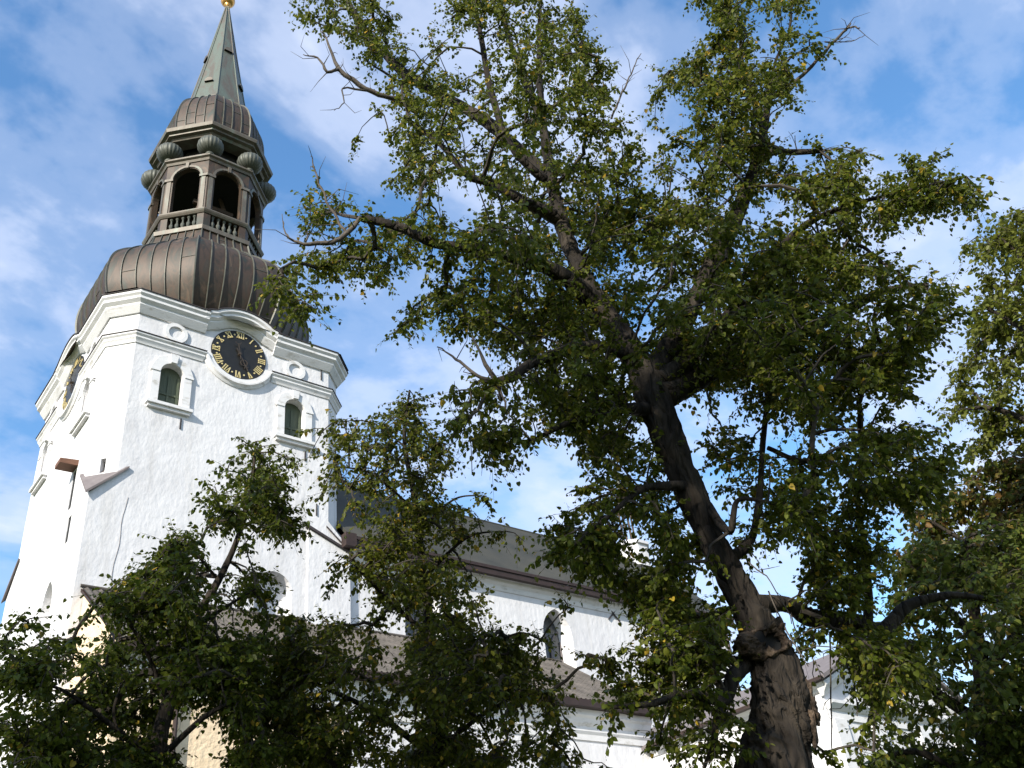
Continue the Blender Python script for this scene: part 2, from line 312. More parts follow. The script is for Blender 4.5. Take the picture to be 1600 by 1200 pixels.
for F, half, ck in [(FS, HF, 1), (FWt, HF, 1), (FN, HF, 1), (FE, HF, 1)]+[(F, CW, 0) for F in CHF]:
    for i, pth in enumerate(cpath(half, ck)):
        mc, ml = MB(), MB()
        if i == 2:
            sweep(mc, F, pth, [(o+.012 if o > 0 else o, h*.78 if h < 0 else h+.01) for o, h in CPROF]); sweep(ml, F, pth, [(o+.012 if o > 0 else o, h+.012) for o, h in LPROF])
            mc.build('cornice_arch', PLT, tower, angle=30); ml.build('cornice_flashing', LED, tower); continue
        for m_, pr_ in ((mc, CPROF), (ml, LPROF)):
            k0 = len(m_.v); sweep(m_, F, pth, pr_, 0); n_ = len(pr_)
            for e, u_ in enumerate(pth):
                if abs(abs(u_[0])-half) < 1e-6:
                    for j, (o, h) in enumerate(pr_): m_.v[k0+e*n_+j] = F(u_[0]+math.copysign(t22*o, u_[0]), u_[1]+h, o)
        mc.build('cornice', PLT, tower, angle=30); ml.build('cornice_flashing', LED, tower)
    if ck:
        rr = RCK+.42; b0 = math.asin((ZS-ZCK)/rr)
        p = [(-half, ZS), (rr*math.cos(pi-b0)-.02, ZS)]
        for pq in (p, [(-a, b) for a, b in p][::-1]):
            ms, msl = MB(), MB(); sweep(ms, F, pq, SPROF, t22); sweep(msl, F, pq, SLPR, t22)
            ms.build('string_course', PLT, tower, angle=30); msl.build('string_flashing', LED, tower)
        ms = MB()
        pp = [(rr*math.cos(a), ZCK+rr*math.sin(a)) for a in [pi-b0+(pi+2*b0)*i/18 for i in range(19)]]
        sweep(ms, F, pp, [(-.05, -.08), (.05, -.08), (.12, .02), (.22, .06), (.22, .16), (.14, .22), (.14, .38), (-.05, .38)]); ms.build('clock_surround', PLT, tower, angle=30)
    else:
        ms, msl = MB(), MB(); sweep(ms, F, [(-half, ZS), (half, ZS)], SPROF, t22); sweep(msl, F, [(-half, ZS), (half, ZS)], SLPR, t22)
        ms.build('string_course', PLT, tower, angle=30); msl.build('string_flashing', LED, tower)
mb = MB()     # slab closing the tower top below the dome
pts = []
for i in range(8):
    a = R(-67.5-45*i+0)
oct8 = [(-HF, -HW), (HF, -HW), (HW, -HF), (HW, HF), (HF, HW), (-HF, HW), (-HW, HF), (-HW, -HF)]
k = 1.09
mb.add([(TX+x*k, TY+y*k, 32.15) for x, y in oct8]+[(TX+x*.80, TY+y*.80, 33.6) for x, y in oct8], [(i, (i+1) % 8, 8+(i+1) % 8, 8+i) for i in range(8)]+[tuple(range(8, 16))])
mb.build('tower_roof', COP, CH)
# clocks
def bar(mb, F, p, q, w, o0, o1):
    (a, b), (c, d) = p, q; l = math.hypot(c-a, d-b); nx, ny = -(d-b)/l*w/2, (c-a)/l*w/2
    plate(mb, F, [(a-nx, b-ny), (c-nx, d-ny), (c+nx, d+ny), (a+nx, b+ny)], o0, o1)
NUM = ['XII', 'I', 'II', 'III', 'IIII', 'V', 'VI', 'VII', 'VIII', 'IX', 'X', 'XI']
def clock(F, lab):
    mb = MB(); n = 48
    plate(mb, F, [(RCK*math.cos(2*pi*i/n), ZCK+RCK*math.sin(2*pi*i/n)) for i in range(n)], .0, .06)
    ck = mb.build('clock_face', CLK, CH, label=lab)
    mb = MB()
    for h, s in enumerate(NUM):
        th = pi/2-2*pi*h/12; H = .33; r0 = .98
        wd = {'I': .105, 'V': .2, 'X': .21}; tot = sum(wd[c] for c in s); x = -tot/2
        def T(a, b): # local numeral coords (a across, b up=outward)
            return (math.cos(th)*(r0+b)+math.sin(th)*a, ZCK+math.sin(th)*(r0+b)-math.cos(th)*a)
        for c in s:
            w = wd[c]; x0, x1, xm = x+.02, x+w-.02, x+w/2
            if c == 'I':
                bar(mb, F, T(xm, 0), T(xm, H), .05, .055, .085)
            elif c == 'V':
                bar(mb, F, T(x0+.01, H), T(xm, 0), .055, .055, .085); bar(mb, F, T(x1-.01, H), T(xm+.01, .01), .028, .055, .089)
            else:
                bar(mb, F, T(x0, H), T(x1, 0), .055, .055, .085); bar(mb, F, T(x0, 0), T(x1, H), .028, .055, .089)
            for e in ((0, H) if c != 'V' else (H,)): bar(mb, F, T(x+.012, e), T(x+w-.012, e), .022, .055, .093)
            x += w
        th2 = th-pi/12; c0 = (math.cos(th2)*1.14, ZCK+math.sin(th2)*1.14)
        plate(mb, F, [(c0[0]+.045*math.cos(a), c0[1]+.045*math.sin(a)) for a in [2*pi*i/8 for i in range(8)]], .055, .085)
    mb.build('numeral_ring', GOLD, ck)
    mb = MB(); th = R(-62)
    def P(r, s=0): return (math.cos(th)*r-math.sin(th)*s, ZCK+math.sin(th)*r+math.cos(th)*s)
    bar(mb, F, P(-.35), P(.95), .05, .12, .15)
    for s in (-1, 1):
        for j in range(6):
            a, b = pi*j/6, pi*(j+1)/6; bar(mb, F, P(.5-.17*math.cos(a), s*.17*math.sin(a)), P(.5-.17*math.cos(b), s*.17*math.sin(b)), .045, .115, .145)
        bar(mb, F, P(.66), P(.8, s*.1), .04, .11, .14)
    mb.build('hour_hand', DGOLD, ck)
    mb = MB(); th = R(100); bar(mb, F, P(-.3), P(.6), .035, .16, .18)
    for j in range(6):
        a, b = pi*(j/6-.5), pi*((j+1)/6-.5); bar(mb, F, P(.66-.12*math.cos(a), .13*math.sin(a)), P(.66-.12*math.cos(b), .13*math.sin(b)), .03, .165, .185)
    plate(mb, F, [(.07*math.cos(a), ZCK+.07*math.sin(a)) for a in [2*pi*i/12 for i in range(12)]], .05, .2)
    mb.build('minute_hand', DGOLD, ck)
clock(FS, 'black clock face with gilded numerals on the sunlit side under the arched cornice')
clock(FWt, 'black clock face seen almost edge on, on the brightest side of the tower')
# belfry windows: surrounds, sills, shutters, roundels
for F in (FS, FWt):
    for u in WINS:
        w = MB()
        inner = arch(u, 26.62, 28.32, .53)
        out = [(u-.9, 26.62), (u+.9, 26.62), (u+.9, 28.26), (u+.97, 28.30), (u+.97, 28.36), (u+.88, 28.62), (u+.74, 28.92), (u+.5, 29.12), (u+.24, 29.2), (u+.24, 29.3), (u-.24, 29.3), (u-.24, 29.2), (u-.5, 29.12), (u-.74, 28.92), (u-.88, 28.62), (u-.97, 28.36), (u-.97, 28.30), (u-.9, 28.26)]
        slab(w, F, out, [inner], -.02, .11)
        plate(w, F, [(u-.13, 28.86), (u+.13, 28.86), (u+.19, 29.32), (u-.19, 29.32)], .0, .2)
        for s in (-1, 1):
            plate(w, F, [(u+s*.56, 28.26), (u+s*.97, 28.26), (u+s*.97, 28.35), (u+s*.56, 28.35)], 0, .15)
        fr = w.build('window_surround', PLT, tower)
        w = MB(); plate(w, F, [(u-1.02, 26.47), (u+1.02, 26.47), (u+1.02, 26.615), (u-1.02, 26.615)], -.02, .27)
        plate(w, F, [(u-.94, 26.33), (u+.94, 26.33), (u+.94, 26.468), (u-.94, 26.468)], -.02, .17); w.build('window_sill', PLT, tower)
        w = MB(); fill(w, F, inner, (), -.30)
        for e in (-.42, 0, .42): plate(w, F, [(u+e-.05, 26.63), (u+e+.05, 26.63), (u+e+.05, 28.4), (u+e-.05, 28.4)], -.31, -.26)
        for zz in (26.75, 27.35): plate(w, F, [(u-.5, zz), (u+.5, zz), (u+.5, zz+.1), (u-.5, zz+.1)], -.31, -.25)
        if F is FS: w.build('shutter', SHUT, tower, label='dark green board shutter in an arched belfry opening')
        else: w.build('shutter', PL, tower, label='panel coloured white for the sun glare in an arched opening on the bright side')  # plaster white stands in for the overexposed look of the openings here
        r = MB(); n = 20; c = (u-.02, 30.62)
        ring = lambda rad, k=1.0: [(c[0]+rad*math.cos(2*pi*i/n), c[1]+rad*math.sin(2*pi*i/n)*k) for i in range(n)]
        slab(r, F, ring(.54), [ring(.36)], -.02, .10); fill(r, F, ring(.36), (), -.01)
        r.build('roundel', PLT, tower)
        if F is FS:
            a = MB(); a.box(F(u+.58, 25.62, .0), F(u+.64, 26.2, .06)) if False else plate(a, F, [(u+.58, 25.62), (u+.64, 25.62), (u+.64, 26.15), (u+.58, 26.15)], -.02, .05); a.build('tie_anchor', IRON, tower)
for u, z in ((4.15, 22.9), (.35, 23.4), (4.35, 30.55)):
    a = MB(); plate(a, FS, [(u, z), (u+.06, z), (u+.05, z+.6), (u+.01, z+.6)], -.02, .05); a.build('tie_anchor', IRON, tower)
mb = MB()
for zz in range(12): pass
mb.tube([FS(-4.5+.04*math.sin(i*1.3)+.02*i, 17.2+i*.42, .01) for i in range(12)], .009, 5)
mb.build('lightning_cable', CAPM, tower)
mb = MB(); mb.hexa([FWt(2.7, 24.15, 0), FWt(3.4, 24.15, 0), FWt(3.4, 24.13, .75), FWt(2.7, 24.13, .75), FWt(2.7, 24.42, 0), FWt(3.4, 24.42, 0), FWt(3.4, 24.34, .75), FWt(2.7, 24.34, .75)])
mb.build('hatch_hood', WOOD, tower)

# --- dome, lantern, spire (octagonal)
AX, AY = 14.72, 41.9
def ocorner(i, r, z): a = R(22.5+45*i); return Vector((AX+r*math.cos(a), AY+r*math.sin(a), z))
def smoothprof(p, n=6):
    out = []
    for i in range(len(p)-1):
        p0, p1, p2, p3 = p[max(i-1, 0)], p[i], p[i+1], p[min(i+2, len(p)-1)]
        for k in range(n):
            t = k/n; out.append(tuple(.5*((2*p1[j])+(-p0[j]+p2[j])*t+(2*p0[j]-5*p1[j]+4*p2[j]-p3[j])*t*t+(-p0[j]+3*p1[j]-3*p2[j]+p3[j])*t**3) for j in (0, 1)))
    return out+[p[-1]]
def octadome(name, prof, m, seams, ridge=.075, w=.06, parent=CH, sm=SEAM):
    mb = MB()
    for i in range(8):
        vs = [tuple(ocorner(i+e, r, z)) for z, r in prof for e in (0, 1)]
        mb.add(vs, [(2*j, 2*j+1, 2*j+3, 2*j+2) for j in range(len(prof)-1)])
    mb.add([tuple(ocorner(i, prof[-1][1], prof[-1][0])) for i in range(8)], [tuple(range(8))])
    mb.add([tuple(ocorner(i, prof[0][1], prof[0][0])) for i in range(8)], [tuple(range(8))])
    o = mb.build(name, m, parent, angle=38)
    sb = MB()
    for i in range(8):
        for k in range(seams+1):
            t = k/seams
            if k == seams: continue
            vs = []
            for j, (z, r) in enumerate(prof):
                z0, r0 = prof[max(j-1, 0)]; z1, r1 = prof[min(j+1, len(prof)-1)]
                l = math.hypot(z1-z0, r1-r0) or 1; nz, nr = -(r1-r0)/l, (z1-z0)/l
                a, b = ocorner(i, r, z), ocorner(i+1, r, z); e = (b-a).normalized(); p = a.lerp(b, t)
                am = R(45+45*i) if k else R(22.5+45*i); nn = Vector((math.cos(am)*nr, math.sin(am)*nr, nz))
                if k == 0: e = Vector((-math.sin(am), math.cos(am), 0))
                ww = w*(1.5 if k == 0 else 1)
                vs += [p-e*ww/2-nn*.01, p-e*ww/4+nn*ridge, p+e*ww/4+nn*ridge, p+e*ww/2-nn*.01]
            sb.add(vs, [(4*j+q, 4*j+q+1, 4*j+q+5, 4*j+q+4) for j in range(len(prof)-1) for q in range(3)])
    for i in range(8):
        for k in range(seams):
            for _ in range(2):
                j = random.randrange(2, len(prof)-2); z, r = prof[j]; a, b = ocorner(i, r+.006, z), ocorner(i+1, r+.006, z)
                sb.tube([a.lerp(b, k/seams), a.lerp(b, (k+1)/seams)], .022, 4)
    sb.build('standing_seam', sm, o)
    return o
onion = smoothprof([(33.0, 4.2), (33.5, 5.05), (34.3, 5.55), (35.3, 5.92), (36.4, 6.0), (37.4, 5.78), (38.1, 5.25), (38.65, 4.6), (39.0, 4.05), (39.5, 3.68), (40.1, 3.5), (40.5, 3.42)], 4)
octadome('onion_dome', onion, COP, 6)
def octring(mb, prof):
    for i in range(8):
        vs = [tuple(ocorner(i+e, r, z)) for z, r in prof for e in (0, 1)]
        mb.add(vs, [(2*j, 2*j+1, 2*j+3, 2*j+2) for j in range(len(prof)-1)])
mb = MB(); octring(mb, [(40.35, 3.2), (40.35, 3.55), (40.62, 3.58), (40.68, 3.42), (40.68, 2.6)])
mb.build('lantern_plinth', COPG, CH)
# lantern faces with arched openings
lan = MB(); trim = MB(); RA = 3.22; ap = RA*math.cos(R(22.5)); hf = RA*math.sin(R(22.5))
LF8 = [Face(AX+ap*math.cos(R(45*i)), AY+ap*math.sin(R(45*i)), math.cos(R(45*i)), math.sin(R(45*i))) for i in range(8)]
for F in LF8:
    op = arch(0, 42.1, 44.85, .80, 12); low = [(-.85, 40.95), (.85, 40.95), (.85, 41.85), (-.85, 41.85)]
    fill(lan, F, [(-hf, 40.6), (hf, 40.6), (hf, 46.1), (-hf, 46.1)], [op, low]); reveal(lan, F, op, 0, -.32); reveal(lan, F, low, 0, -.3)
    for s in (-1, 1):
        plate(trim, F, [(s*.78, 44.72), (s*(hf+.03), 44.72), (s*(hf+.03), 44.9), (s*.78, 44.9)], -.05, .1)
        plate(trim, F, [(s*.90, 42.2), (s*1.14, 42.2), (s*1.14, 44.72), (s*.90, 44.72)], -.03, .05)
    plate(trim, F, [(-.07, 45.6), (.07, 45.6), (.1, 46.02), (-.1, 46.02)], -.03, .12)
    arcp = [(.9*math.cos(a), 44.88+.9*math.sin(a)) for a in [pi-pi*i/12 for i in range(13)]]
    sweep(trim, F, arcp, [(-.02, -.08), (.06, -.08), (.06, .06), (-.02, .06)])
    sweep(trim, F, [(-hf, 42.0), (hf, 42.0)], [(-.02, -.16), (.05, -.16), (.12, -.06), (.16, .02), (.16, .1), (-.35, .12)], t22)
    sweep(trim, F, [(-hf, 46.2), (hf, 46.2)], [(-.02, -.16), (.06, -.16), (.12, -.02), (.24, .06), (.24, .18), (-.6, .2)], t22)
lantern = lan.build('lantern', COP, CH)
trim.build('lantern_trim', COPG, lantern)
for F in LF8:
    for k in range(5):
        b = MB(); u = -.66+.33*k; c = F(u, 0, -.14)
        b.lathe((c[0], c[1]), [(40.95, .10), (41.02, .10), (41.05, .06), (41.2, .12), (41.32, .12), (41.48, .055), (41.66, .05), (41.74, .1), (41.85, .1)], 8); b.build('baluster', ORB, lantern)
core = MB(); octring(core, [(45.9, .1), (45.9, 3.0), (46.35, 2.95), (46.4, 2.0), (48.6, 2.0)])
core.build('lantern_ceiling', SHADE, lantern)  # coloured near-black for the deep shade under the eave
fl = MB(); octring(fl, [(42.0, .05), (42.0, 3.05), (41.9, 3.05), (41.9, .05)]); fl.build('lantern_floor', GRAN, lantern)
# bell frame and bell inside
fr = MB()
for sx_ in (-1, 1):
    for sy_ in (-1, 1): fr.tube([(AX+sx_*1.3, AY+sy_*1.3, 42), (AX+sx_*.5, AY+sy_*.5, 46)], .13, 6)
    fr.box((AX-1.2, AY+sx_*.9-.1, 44.4), (AX+1.2, AY+sx_*.9+.1, 44.65))
fr.build('bell_frame', GRAN, lantern)
bl = MB(); bl.lathe((AX, AY), [(42.9, .75), (43.0, .72), (43.3, .55), (43.8, .42), (44.2, .36), (44.35, .2), (44.5, .08)], 20); bl.build('bell', BELL, lantern, smooth=True)
for i in range(8):
    p = ocorner(i, 3.2, 47.15); b = MB(); n = 20; pr = []
    for j in range(13):
        a = -pi/2+pi*j/12; pr.append((p.z+.62*math.sin(a), max(.74*math.cos(a), .02)))
    b.lathe((p.x, p.y), pr, 100)
    b.v = [(p.x+(x-p.x)*(1+.03*math.cos(20*math.atan2(y-p.y, x-p.x))), p.y+(y-p.y)*(1+.03*math.cos(20*math.atan2(y-p.y, x-p.x))), z) for x, y, z in b.v]
    b.lathe((p.x, p.y), [(46.35, .28), (46.6, .24)], 12)
    b.build('orb', ORB, CH, smooth=True)
mb = MB(); octring(mb, [(48.3, 2.3), (48.3, 3.1), (48.45, 3.2), (48.5, 3.42), (48.62, 3.44), (48.68, 3.64), (48.86, 3.7), (48.92, 3.7), (49.05, 3.3), (49.1, 2.9)])
mb.build('lantern_eave', COPG, CH)
updome = smoothprof([(49.0, 2.85), (49.5, 2.97), (50.2, 3.03), (51.0, 3.0), (51.7, 2.9), (52.4, 2.68), (52.95, 2.34), (53.3, 1.98)], 4)
octadome('upper_dome', updome, COP, 4)
mb = MB(); octring(mb, [(53.28, 2.02), (53.42, 2.02), (53.5, 1.93), (55.5, 1.60), (60, .90), (65.4, .10)])
spire = mb.build('spire', SPIRE, CH)
mb = MB()
for i in range(8): mb.tube([ocorner(i, 1.95, 53.45), ocorner(i, 1.61, 55.5), ocorner(i, .91, 60), ocorner(i, .11, 65.4)], .045, 5)
mb.build('spire_rib', SPIRE, spire)
for i, (a, z, r) in enumerate(((-135, 55.2, 1.5), (-90, 59.2, .93), (-180, 58.6, 1.0), (-45, 56, 1.4), (45, 56, 1.4))):
    b = MB(); c = Vector((AX+math.cos(R(a))*r, AY+math.sin(R(a))*r, z)); e = Vector((-math.sin(R(a)), math.cos(R(a)), 0)); n_ = Vector((math.cos(R(a)), math.sin(R(a)), .12))
    vs = []
    for j in range(9):
        t = pi*j/8; q = e*.28*math.cos(t)+Vector((0, 0, .34*math.sin(t))); vs += [c+q-n_*.15, c+q+n_*.16]
    b.add(vs, [(2*j, 2*j+1, 2*j+3, 2*j+2) for j in range(8)]+[tuple(range(1, 18, 2))]); b.build('vent_hood', COPG, spire)
mb = MB(); mb.lathe((AX, AY), [(65.3, .12), (65.6, .1), (65.66, .25)]+[(66.15+.5*math.sin(a), .5*math.cos(a)) for a in [R(-70+10*i) for i in range(15)]]+[(66.7, .06), (69.2, .03)], 20)
fin = mb.build('finial', BALL, CH, smooth=True, label='gilded ball at the very tip of the spire')
mb = MB(); mb.box((AX-.7, AY-.01, 68.0), (AX+.6, AY+.01, 68.5)); mb.build('weather_vane', BALL, fin)

# --- nave
NX0, NX1, NY, NZ, RIDZ = TX+HW+.02, 46.3, 36.15, 22.0, 28.3
FNV = Face((NX0+NX1)/2, NY, 0, -1); NC = (NX0+NX1)/2; NH = (NX1-NX0)/2
mb = MB(); wh = []
for x in (24.6, 32.9, 41.2): wh.append(arch(x-NC, 16.0, 19.25, .98, 12, .55))
fill(mb, FNV, [(-NH, -.5), (NH, -.5), (NH, NZ), (-NH, NZ)], wh)
for h, x in zip(wh, (24.6, 32.9, 41.2)): reveal(mb, FNV, h, 0, -.75, .28, x-NC)
NYB = 2*TY-NY
mb.add([(NX1, NY, -.5), (NX1, NYB, -.5), (NX1, NYB, NZ), (NX1, TY, RIDZ-.1), (NX1, NY, NZ)], [(0, 1, 2, 3, 4)])
mb.add([(NX0, NY, -.5), (NX0, NYB, -.5), (NX0, NYB, NZ), (NX0, TY, RIDZ-.1), (NX0, NY, NZ)], [(0, 1, 2, 3, 4)])
mb.add([(NX0, NYB, -.5), (NX1, NYB, -.5), (NX1, NYB, NZ), (NX0, NYB, NZ)], [(0, 1, 2, 3)])
nave = mb.build('nave', PL, CH)
for x in (24.6, 32.9, 41.2):
    u = x-NC; lp = [(u+(a-u)*.72, b) for a, b in arch(u, 16.0, 19.25, .98, 12, .55)]
    w = MB(); fill(w, FNV, lp, (), -.74); win = w.build('nave_window', GLASS, nave)
    w = MB()
    w.tube([FNV(u, 16, -.68), FNV(u, 18.9, -.68)], .055, 6)
    for s in (-1, 1):
        w.tube([FNV(u, 18.7, -.68), FNV(u+s*.12, 19.15, -.68), FNV(u+s*.32, 19.5, -.68), FNV(u+s*.6, 19.75, -.68)], .05, 6)
        w.tube([FNV(u+s*.69, 16, -.70), FNV(u+s*.69, 19.2, -.70)], .05, 6)
    for zz in (16.8, 17.5, 18.2): w.tube([FNV(u-.68, zz, -.7), FNV(u+.68, zz, -.7)], .022, 5)
    w.build('tracery', CAPM, win)
mb = MB(); sweep(mb, FNV, [(-NH, 21.6), (NH+.1, 21.6)], [(-.02, -.55), (.05, -.55), (.1, -.42), (.1, -.3), (.22, -.16), (.26, -.02), (.38, .06), (.38, .16), (-.02, .16)])
mb.build('nave_cornice', PLT, nave)
def shade_roof(mb, p0, p1, p2, p3, th, nu=1):
    pass
mb = MB()
def roofplane(mb, x0, x1, ya, za, yb, zb, th=.14):
    l = math.hypot(yb-ya, zb-za); ny, nz = -(zb-za)/l*th, (yb-ya)/l*th
    if nz < 0: ny, nz = -ny, -nz
    mb.hexa([(x0, ya, za), (x1, ya, za), (x1, yb, zb), (x0, yb, zb), (x0, ya+ny, za+nz), (x1, ya+ny, za+nz), (x1, yb+ny, zb+nz), (x0, yb+ny, zb+nz)])
roofplane(mb, NX0, NX1+.3, 35.74, 21.93, TY, RIDZ); roofplane(mb, NX0, NX1+.3, 2*TY-35.74, 21.93, TY, RIDZ)
mb.tube([(NX0, TY, RIDZ+.12), (NX1+.3, TY, RIDZ+.12)], .12, 8)
nroof = mb.build('nave_roof', SLATE, CH)
mb = MB(); s2 = (RIDZ-21.93)/(TY-35.74)
xx = NX0+.6
while xx < NX1:
    mb.tube([(xx, 35.72, 22.06), (xx, TY-.1, RIDZ+.06)], .025, 4); xx += .95
mb.build('roof_seam', SLATE, nroof)
mb = MB(); mb.box((NX0-.25, 35.50, 21.55), (NX1+.3, 35.74, 21.86)); mb.box((NX0-.25, 35.44, 21.84), (NX1+.3, 35.66, 22.0)); mb.box((NX0-.4, 35.42, 21.45), (NX0+.15, 35.85, 22.1))
mb.build('nave_gutter', GUT, CH)
mb = MB(); mb.tube([(NX1-.12, 35.95, 21.7), (NX1-.12, 36.0, 8)], .08, 8); mb.build('downpipe', GUT, CH)
mb = MB()
for s in (-1, 1): mb.tube([FNV(37.1-NC-.42*s, 20.65, .06), FNV(37.1-NC+.42*s, 21.45, .06)], .045, 5)
mb.build('wall_anchor', IRON, nave)
# ridge turret
tx = 45.7
mb = MB(); mb.lathe((tx, TY), [(27.5, 1.15), (29.0, 1.15), (29.05, 1.3), (29.25, 1.3), (29.5, .8), (29.6, .3)], 8, R(22.5)); tur = mb.build('ridge_turret', PL, CH)
mb = MB()
for i in range(8):
    a = R(22.5+45*i); mb.tube([(tx+.42*math.cos(a), TY+.42*math.sin(a), 29.4), (tx+.42*math.cos(a), TY+.42*math.sin(a), 32.0)], .06, 5)
mb.build('turret_post', GRAN, tur)
mb = MB(); mb.lathe((tx, TY), [(31.9, .62), (32.1, .66), (32.6, .62), (33.1, .35), (33.6, .18), (35.4, .03)], 8, R(22.5)); mb.build('turret_cap', COPG, tur)

# --- south aisle with lean-to tiled roof
AX0, AX1, AY0, AZE, AYE = 9.42, 32.7, 31.0, 13.7, 30.45
FA = Face((AX0+AX1)/2, AY0, 0, -1); AC = (AX0+AX1)/2
XS = 17.5
mb = MB(); mb.add([(AX0, AY0, -.5), (XS, AY0, -.5), (XS, AY0, 13.6), (AX0, AY0, 13.6)], [(0, 1, 2, 3)])
mb.add([(AX0, AY0, -.5), (AX0, 35.98, -.5), (AX0, 35.98, 17.5), (AX0, AY0, 13.75)], [(0, 1, 2, 3)])
annex = mb.build('west_chapel', PEACH, CH)
mb = MB(); mb.add([(XS, AY0, -.5), (AX1, AY0, -.5), (AX1, AY0, 13.6), (XS, AY0, 13.6)], [(0, 1, 2, 3)])
aw = (20.5, 27.0); 
mb.add([(AX1, AY0, -.5), (AX1, 36.15, -.5), (AX1, 36.15, 17.5), (AX1, AY0, 13.7)], [(0, 1, 2, 3)])
aisle = mb.build('south_aisle', PL, CH)
for x0, x1 in ((20.0, 21.6), (26.2, 27.8)):
    w = MB(); plate(w, FA, [(x0-AC, 7.0), (x1-AC, 7.0), (x1-AC, 11.2), ((x0+x1)/2-AC, 11.9), (x0-AC, 11.2)], -.02, .04); win = w.build('aisle_window', GLASS, aisle)
    w = MB(); w.tube([FA((x0+x1)/2-AC, 7, .06), FA((x0+x1)/2-AC, 11.85, .06)], .05, 6); w.build('mullion', PLT, win)
mb = MB(); sweep(mb, FA, [(AX0-AC, 13.2), (AX1-AC, 13.2)], [(-.02, -.95), (.06, -.95), (.08, -.72), (.16, -.6), (.16, -.42), (.26, -.3), (.32, -.12), (.42, -.02), (.42, .22), (-.02, .22)])
mb.build('aisle_cornice', PLT, aisle)
mb = MB(); step = .05; nx = int((AX1+.1-AX0+.15)/step); rows = 15
l = math.hypot(36.1-AYE, 17.72-AZE); sny, snz = -(17.72-AZE)/l, (36.1-AYE)/l
for j in range(rows):
    for e in (0, 1):
        t = (j+e)/rows
        lift = .008 if e == 0 else .0
        for i in range(nx+1):
            h = .034*math.cos(2*pi*i/5)+lift; x = AX0-.15+i*step
            mb.v.append((x, AYE+(36.1-AYE)*t+sny*h, AZE+(17.72-AZE)*t+snz*h+.1))
w_ = nx+1
mb.f = [(r*w_+i, r*w_+i+1, (r+1)*w_+i+1, (r+1)*w_+i) for r in range(2*rows-1) for i in range(nx)]
ar = mb.build('aisle_roof', TILE, CH, smooth=False)
mb = MB(); roofplane(mb, AX0-.12, AX1+.05, AYE, AZE-.1, 36.1, 17.62, .1); mb.build('roof_board', GUT, ar)
mb = MB(); mb.tube([(AX0-.15, 36.0, 17.80), (AX1, 36.0, 17.80)], .07, 8); mb.build('ridge_flashing', TILE, ar)
mb = MB(); mb.box((AX0-.15, AYE-.22, AZE-.28), (AX1+.25, AYE+.06, AZE+.02)); mb.box((AX0-.15, AYE+.06, AZE-.26), (AX1+.2, AYE+.4, AZE-.14)); mb.build('aisle_gutter', GUT, CH)
mb = MB(); mb.tube([(11.4, AYE-.08, AZE-.2), (11.4, AYE+.1, AZE-.6), (11.4, 30.85, AZE-1.1), (11.4, 30.85, 0)], .085, 8); mb.build('downpipe', GUT, CH)
# --- transept porch running south with pediment
PX0, PX1, PYS, PZ = 32.6, 41.6, 21.6, 12.05
mb = MB()
mb.add([(PX0, 31.4, -.5), (PX0, PYS, -.5), (PX0, PYS, PZ), (PX0, 31.4, PZ)], [(0, 1, 2, 3)])
mb.add([(PX0, PYS, -.5), (PX1, PYS, -.5), (PX1, PYS, PZ), ((PX0+PX1)/2, PYS, PZ+2.1), (PX0, PYS, PZ)], [(0, 1, 2, 3, 4)])
mb.add([(PX1, 31.4, -.5), (PX1, PYS, -.5), (PX1, PYS, PZ), (PX1, 31.4, PZ)], [(0, 1, 2, 3)])
porch = mb.build('transept', PL, CH)
FP = Face((PX0+PX1)/2, PYS, 0, -1); ph = (PX1-PX0)/2
mb = MB(); sweep(mb, FP, [(-ph, 11.2), (ph, 11.2)], [(-.02, -.45), (.06, -.45), (.06, -.15), (.14, -.1), (.3, .08), (.3, .2), (-.02, .22)])
rk = math.atan2(2.1, ph)
for s in (-1, 1):
    p = [(-ph-.3, PZ-.1), (0, PZ+2.1)] if s < 0 else [(0, PZ+2.1), (ph+.3, PZ-.1)]
    sweep(mb, FP, p, [(-.02, -.42), (.12, -.42), (.2, -.3), (.42, -.1), (.42, .06), (-.02, .06)])
mb.build('pediment', PLT, porch)
for u in (-ph+.45, -1.6, 1.6, ph-.45):
    mb = MB(); plate(mb, FP, [(u-.38, -.4), (u+.38, -.4), (u+.38, 10.74), (u-.38, 10.74)], -.02, .14); mb.build('pilaster', PLT, porch)
FPW = Face(PX0, (31.0+PYS)/2, -1, 0); pl = (31.0-PYS)/2
mb = MB(); sweep(mb, FPW, [(-pl+.2, 12.1), (pl+.2, 12.1)], [(-.02, -.34), (.08, -.34), (.12, -.2), (.26, -.06), (.26, .04), (-.02, .04)]); mb.build('eave_cornice', PLT, porch)
mb = MB()
for s in (0, 1):
    xa, xb = (PX0-.45, (PX0+PX1)/2) if s == 0 else (PX1+.45, (PX0+PX1)/2)
    zl_, zr_ = 12.05, 14.35
    mb.hexa([(xa, PYS-.55, zl_), (xb, PYS-.55, zr_), (xb, 36.2, zr_), (xa, 36.2, zl_), (xa, PYS-.55, zl_+.16), (xb, PYS-.55, zr_+.16), (xb, 36.2, zr_+.16), (xa, 36.2, zl_+.16)])
mb.build('transept_roof', CAPM, CH)
mb = MB(); mb.box((PX0-.58, PYS-.5, 12.03), (PX0-.3, 30.2, 12.15)); mb.build('transept_gutter', GUT, CH)

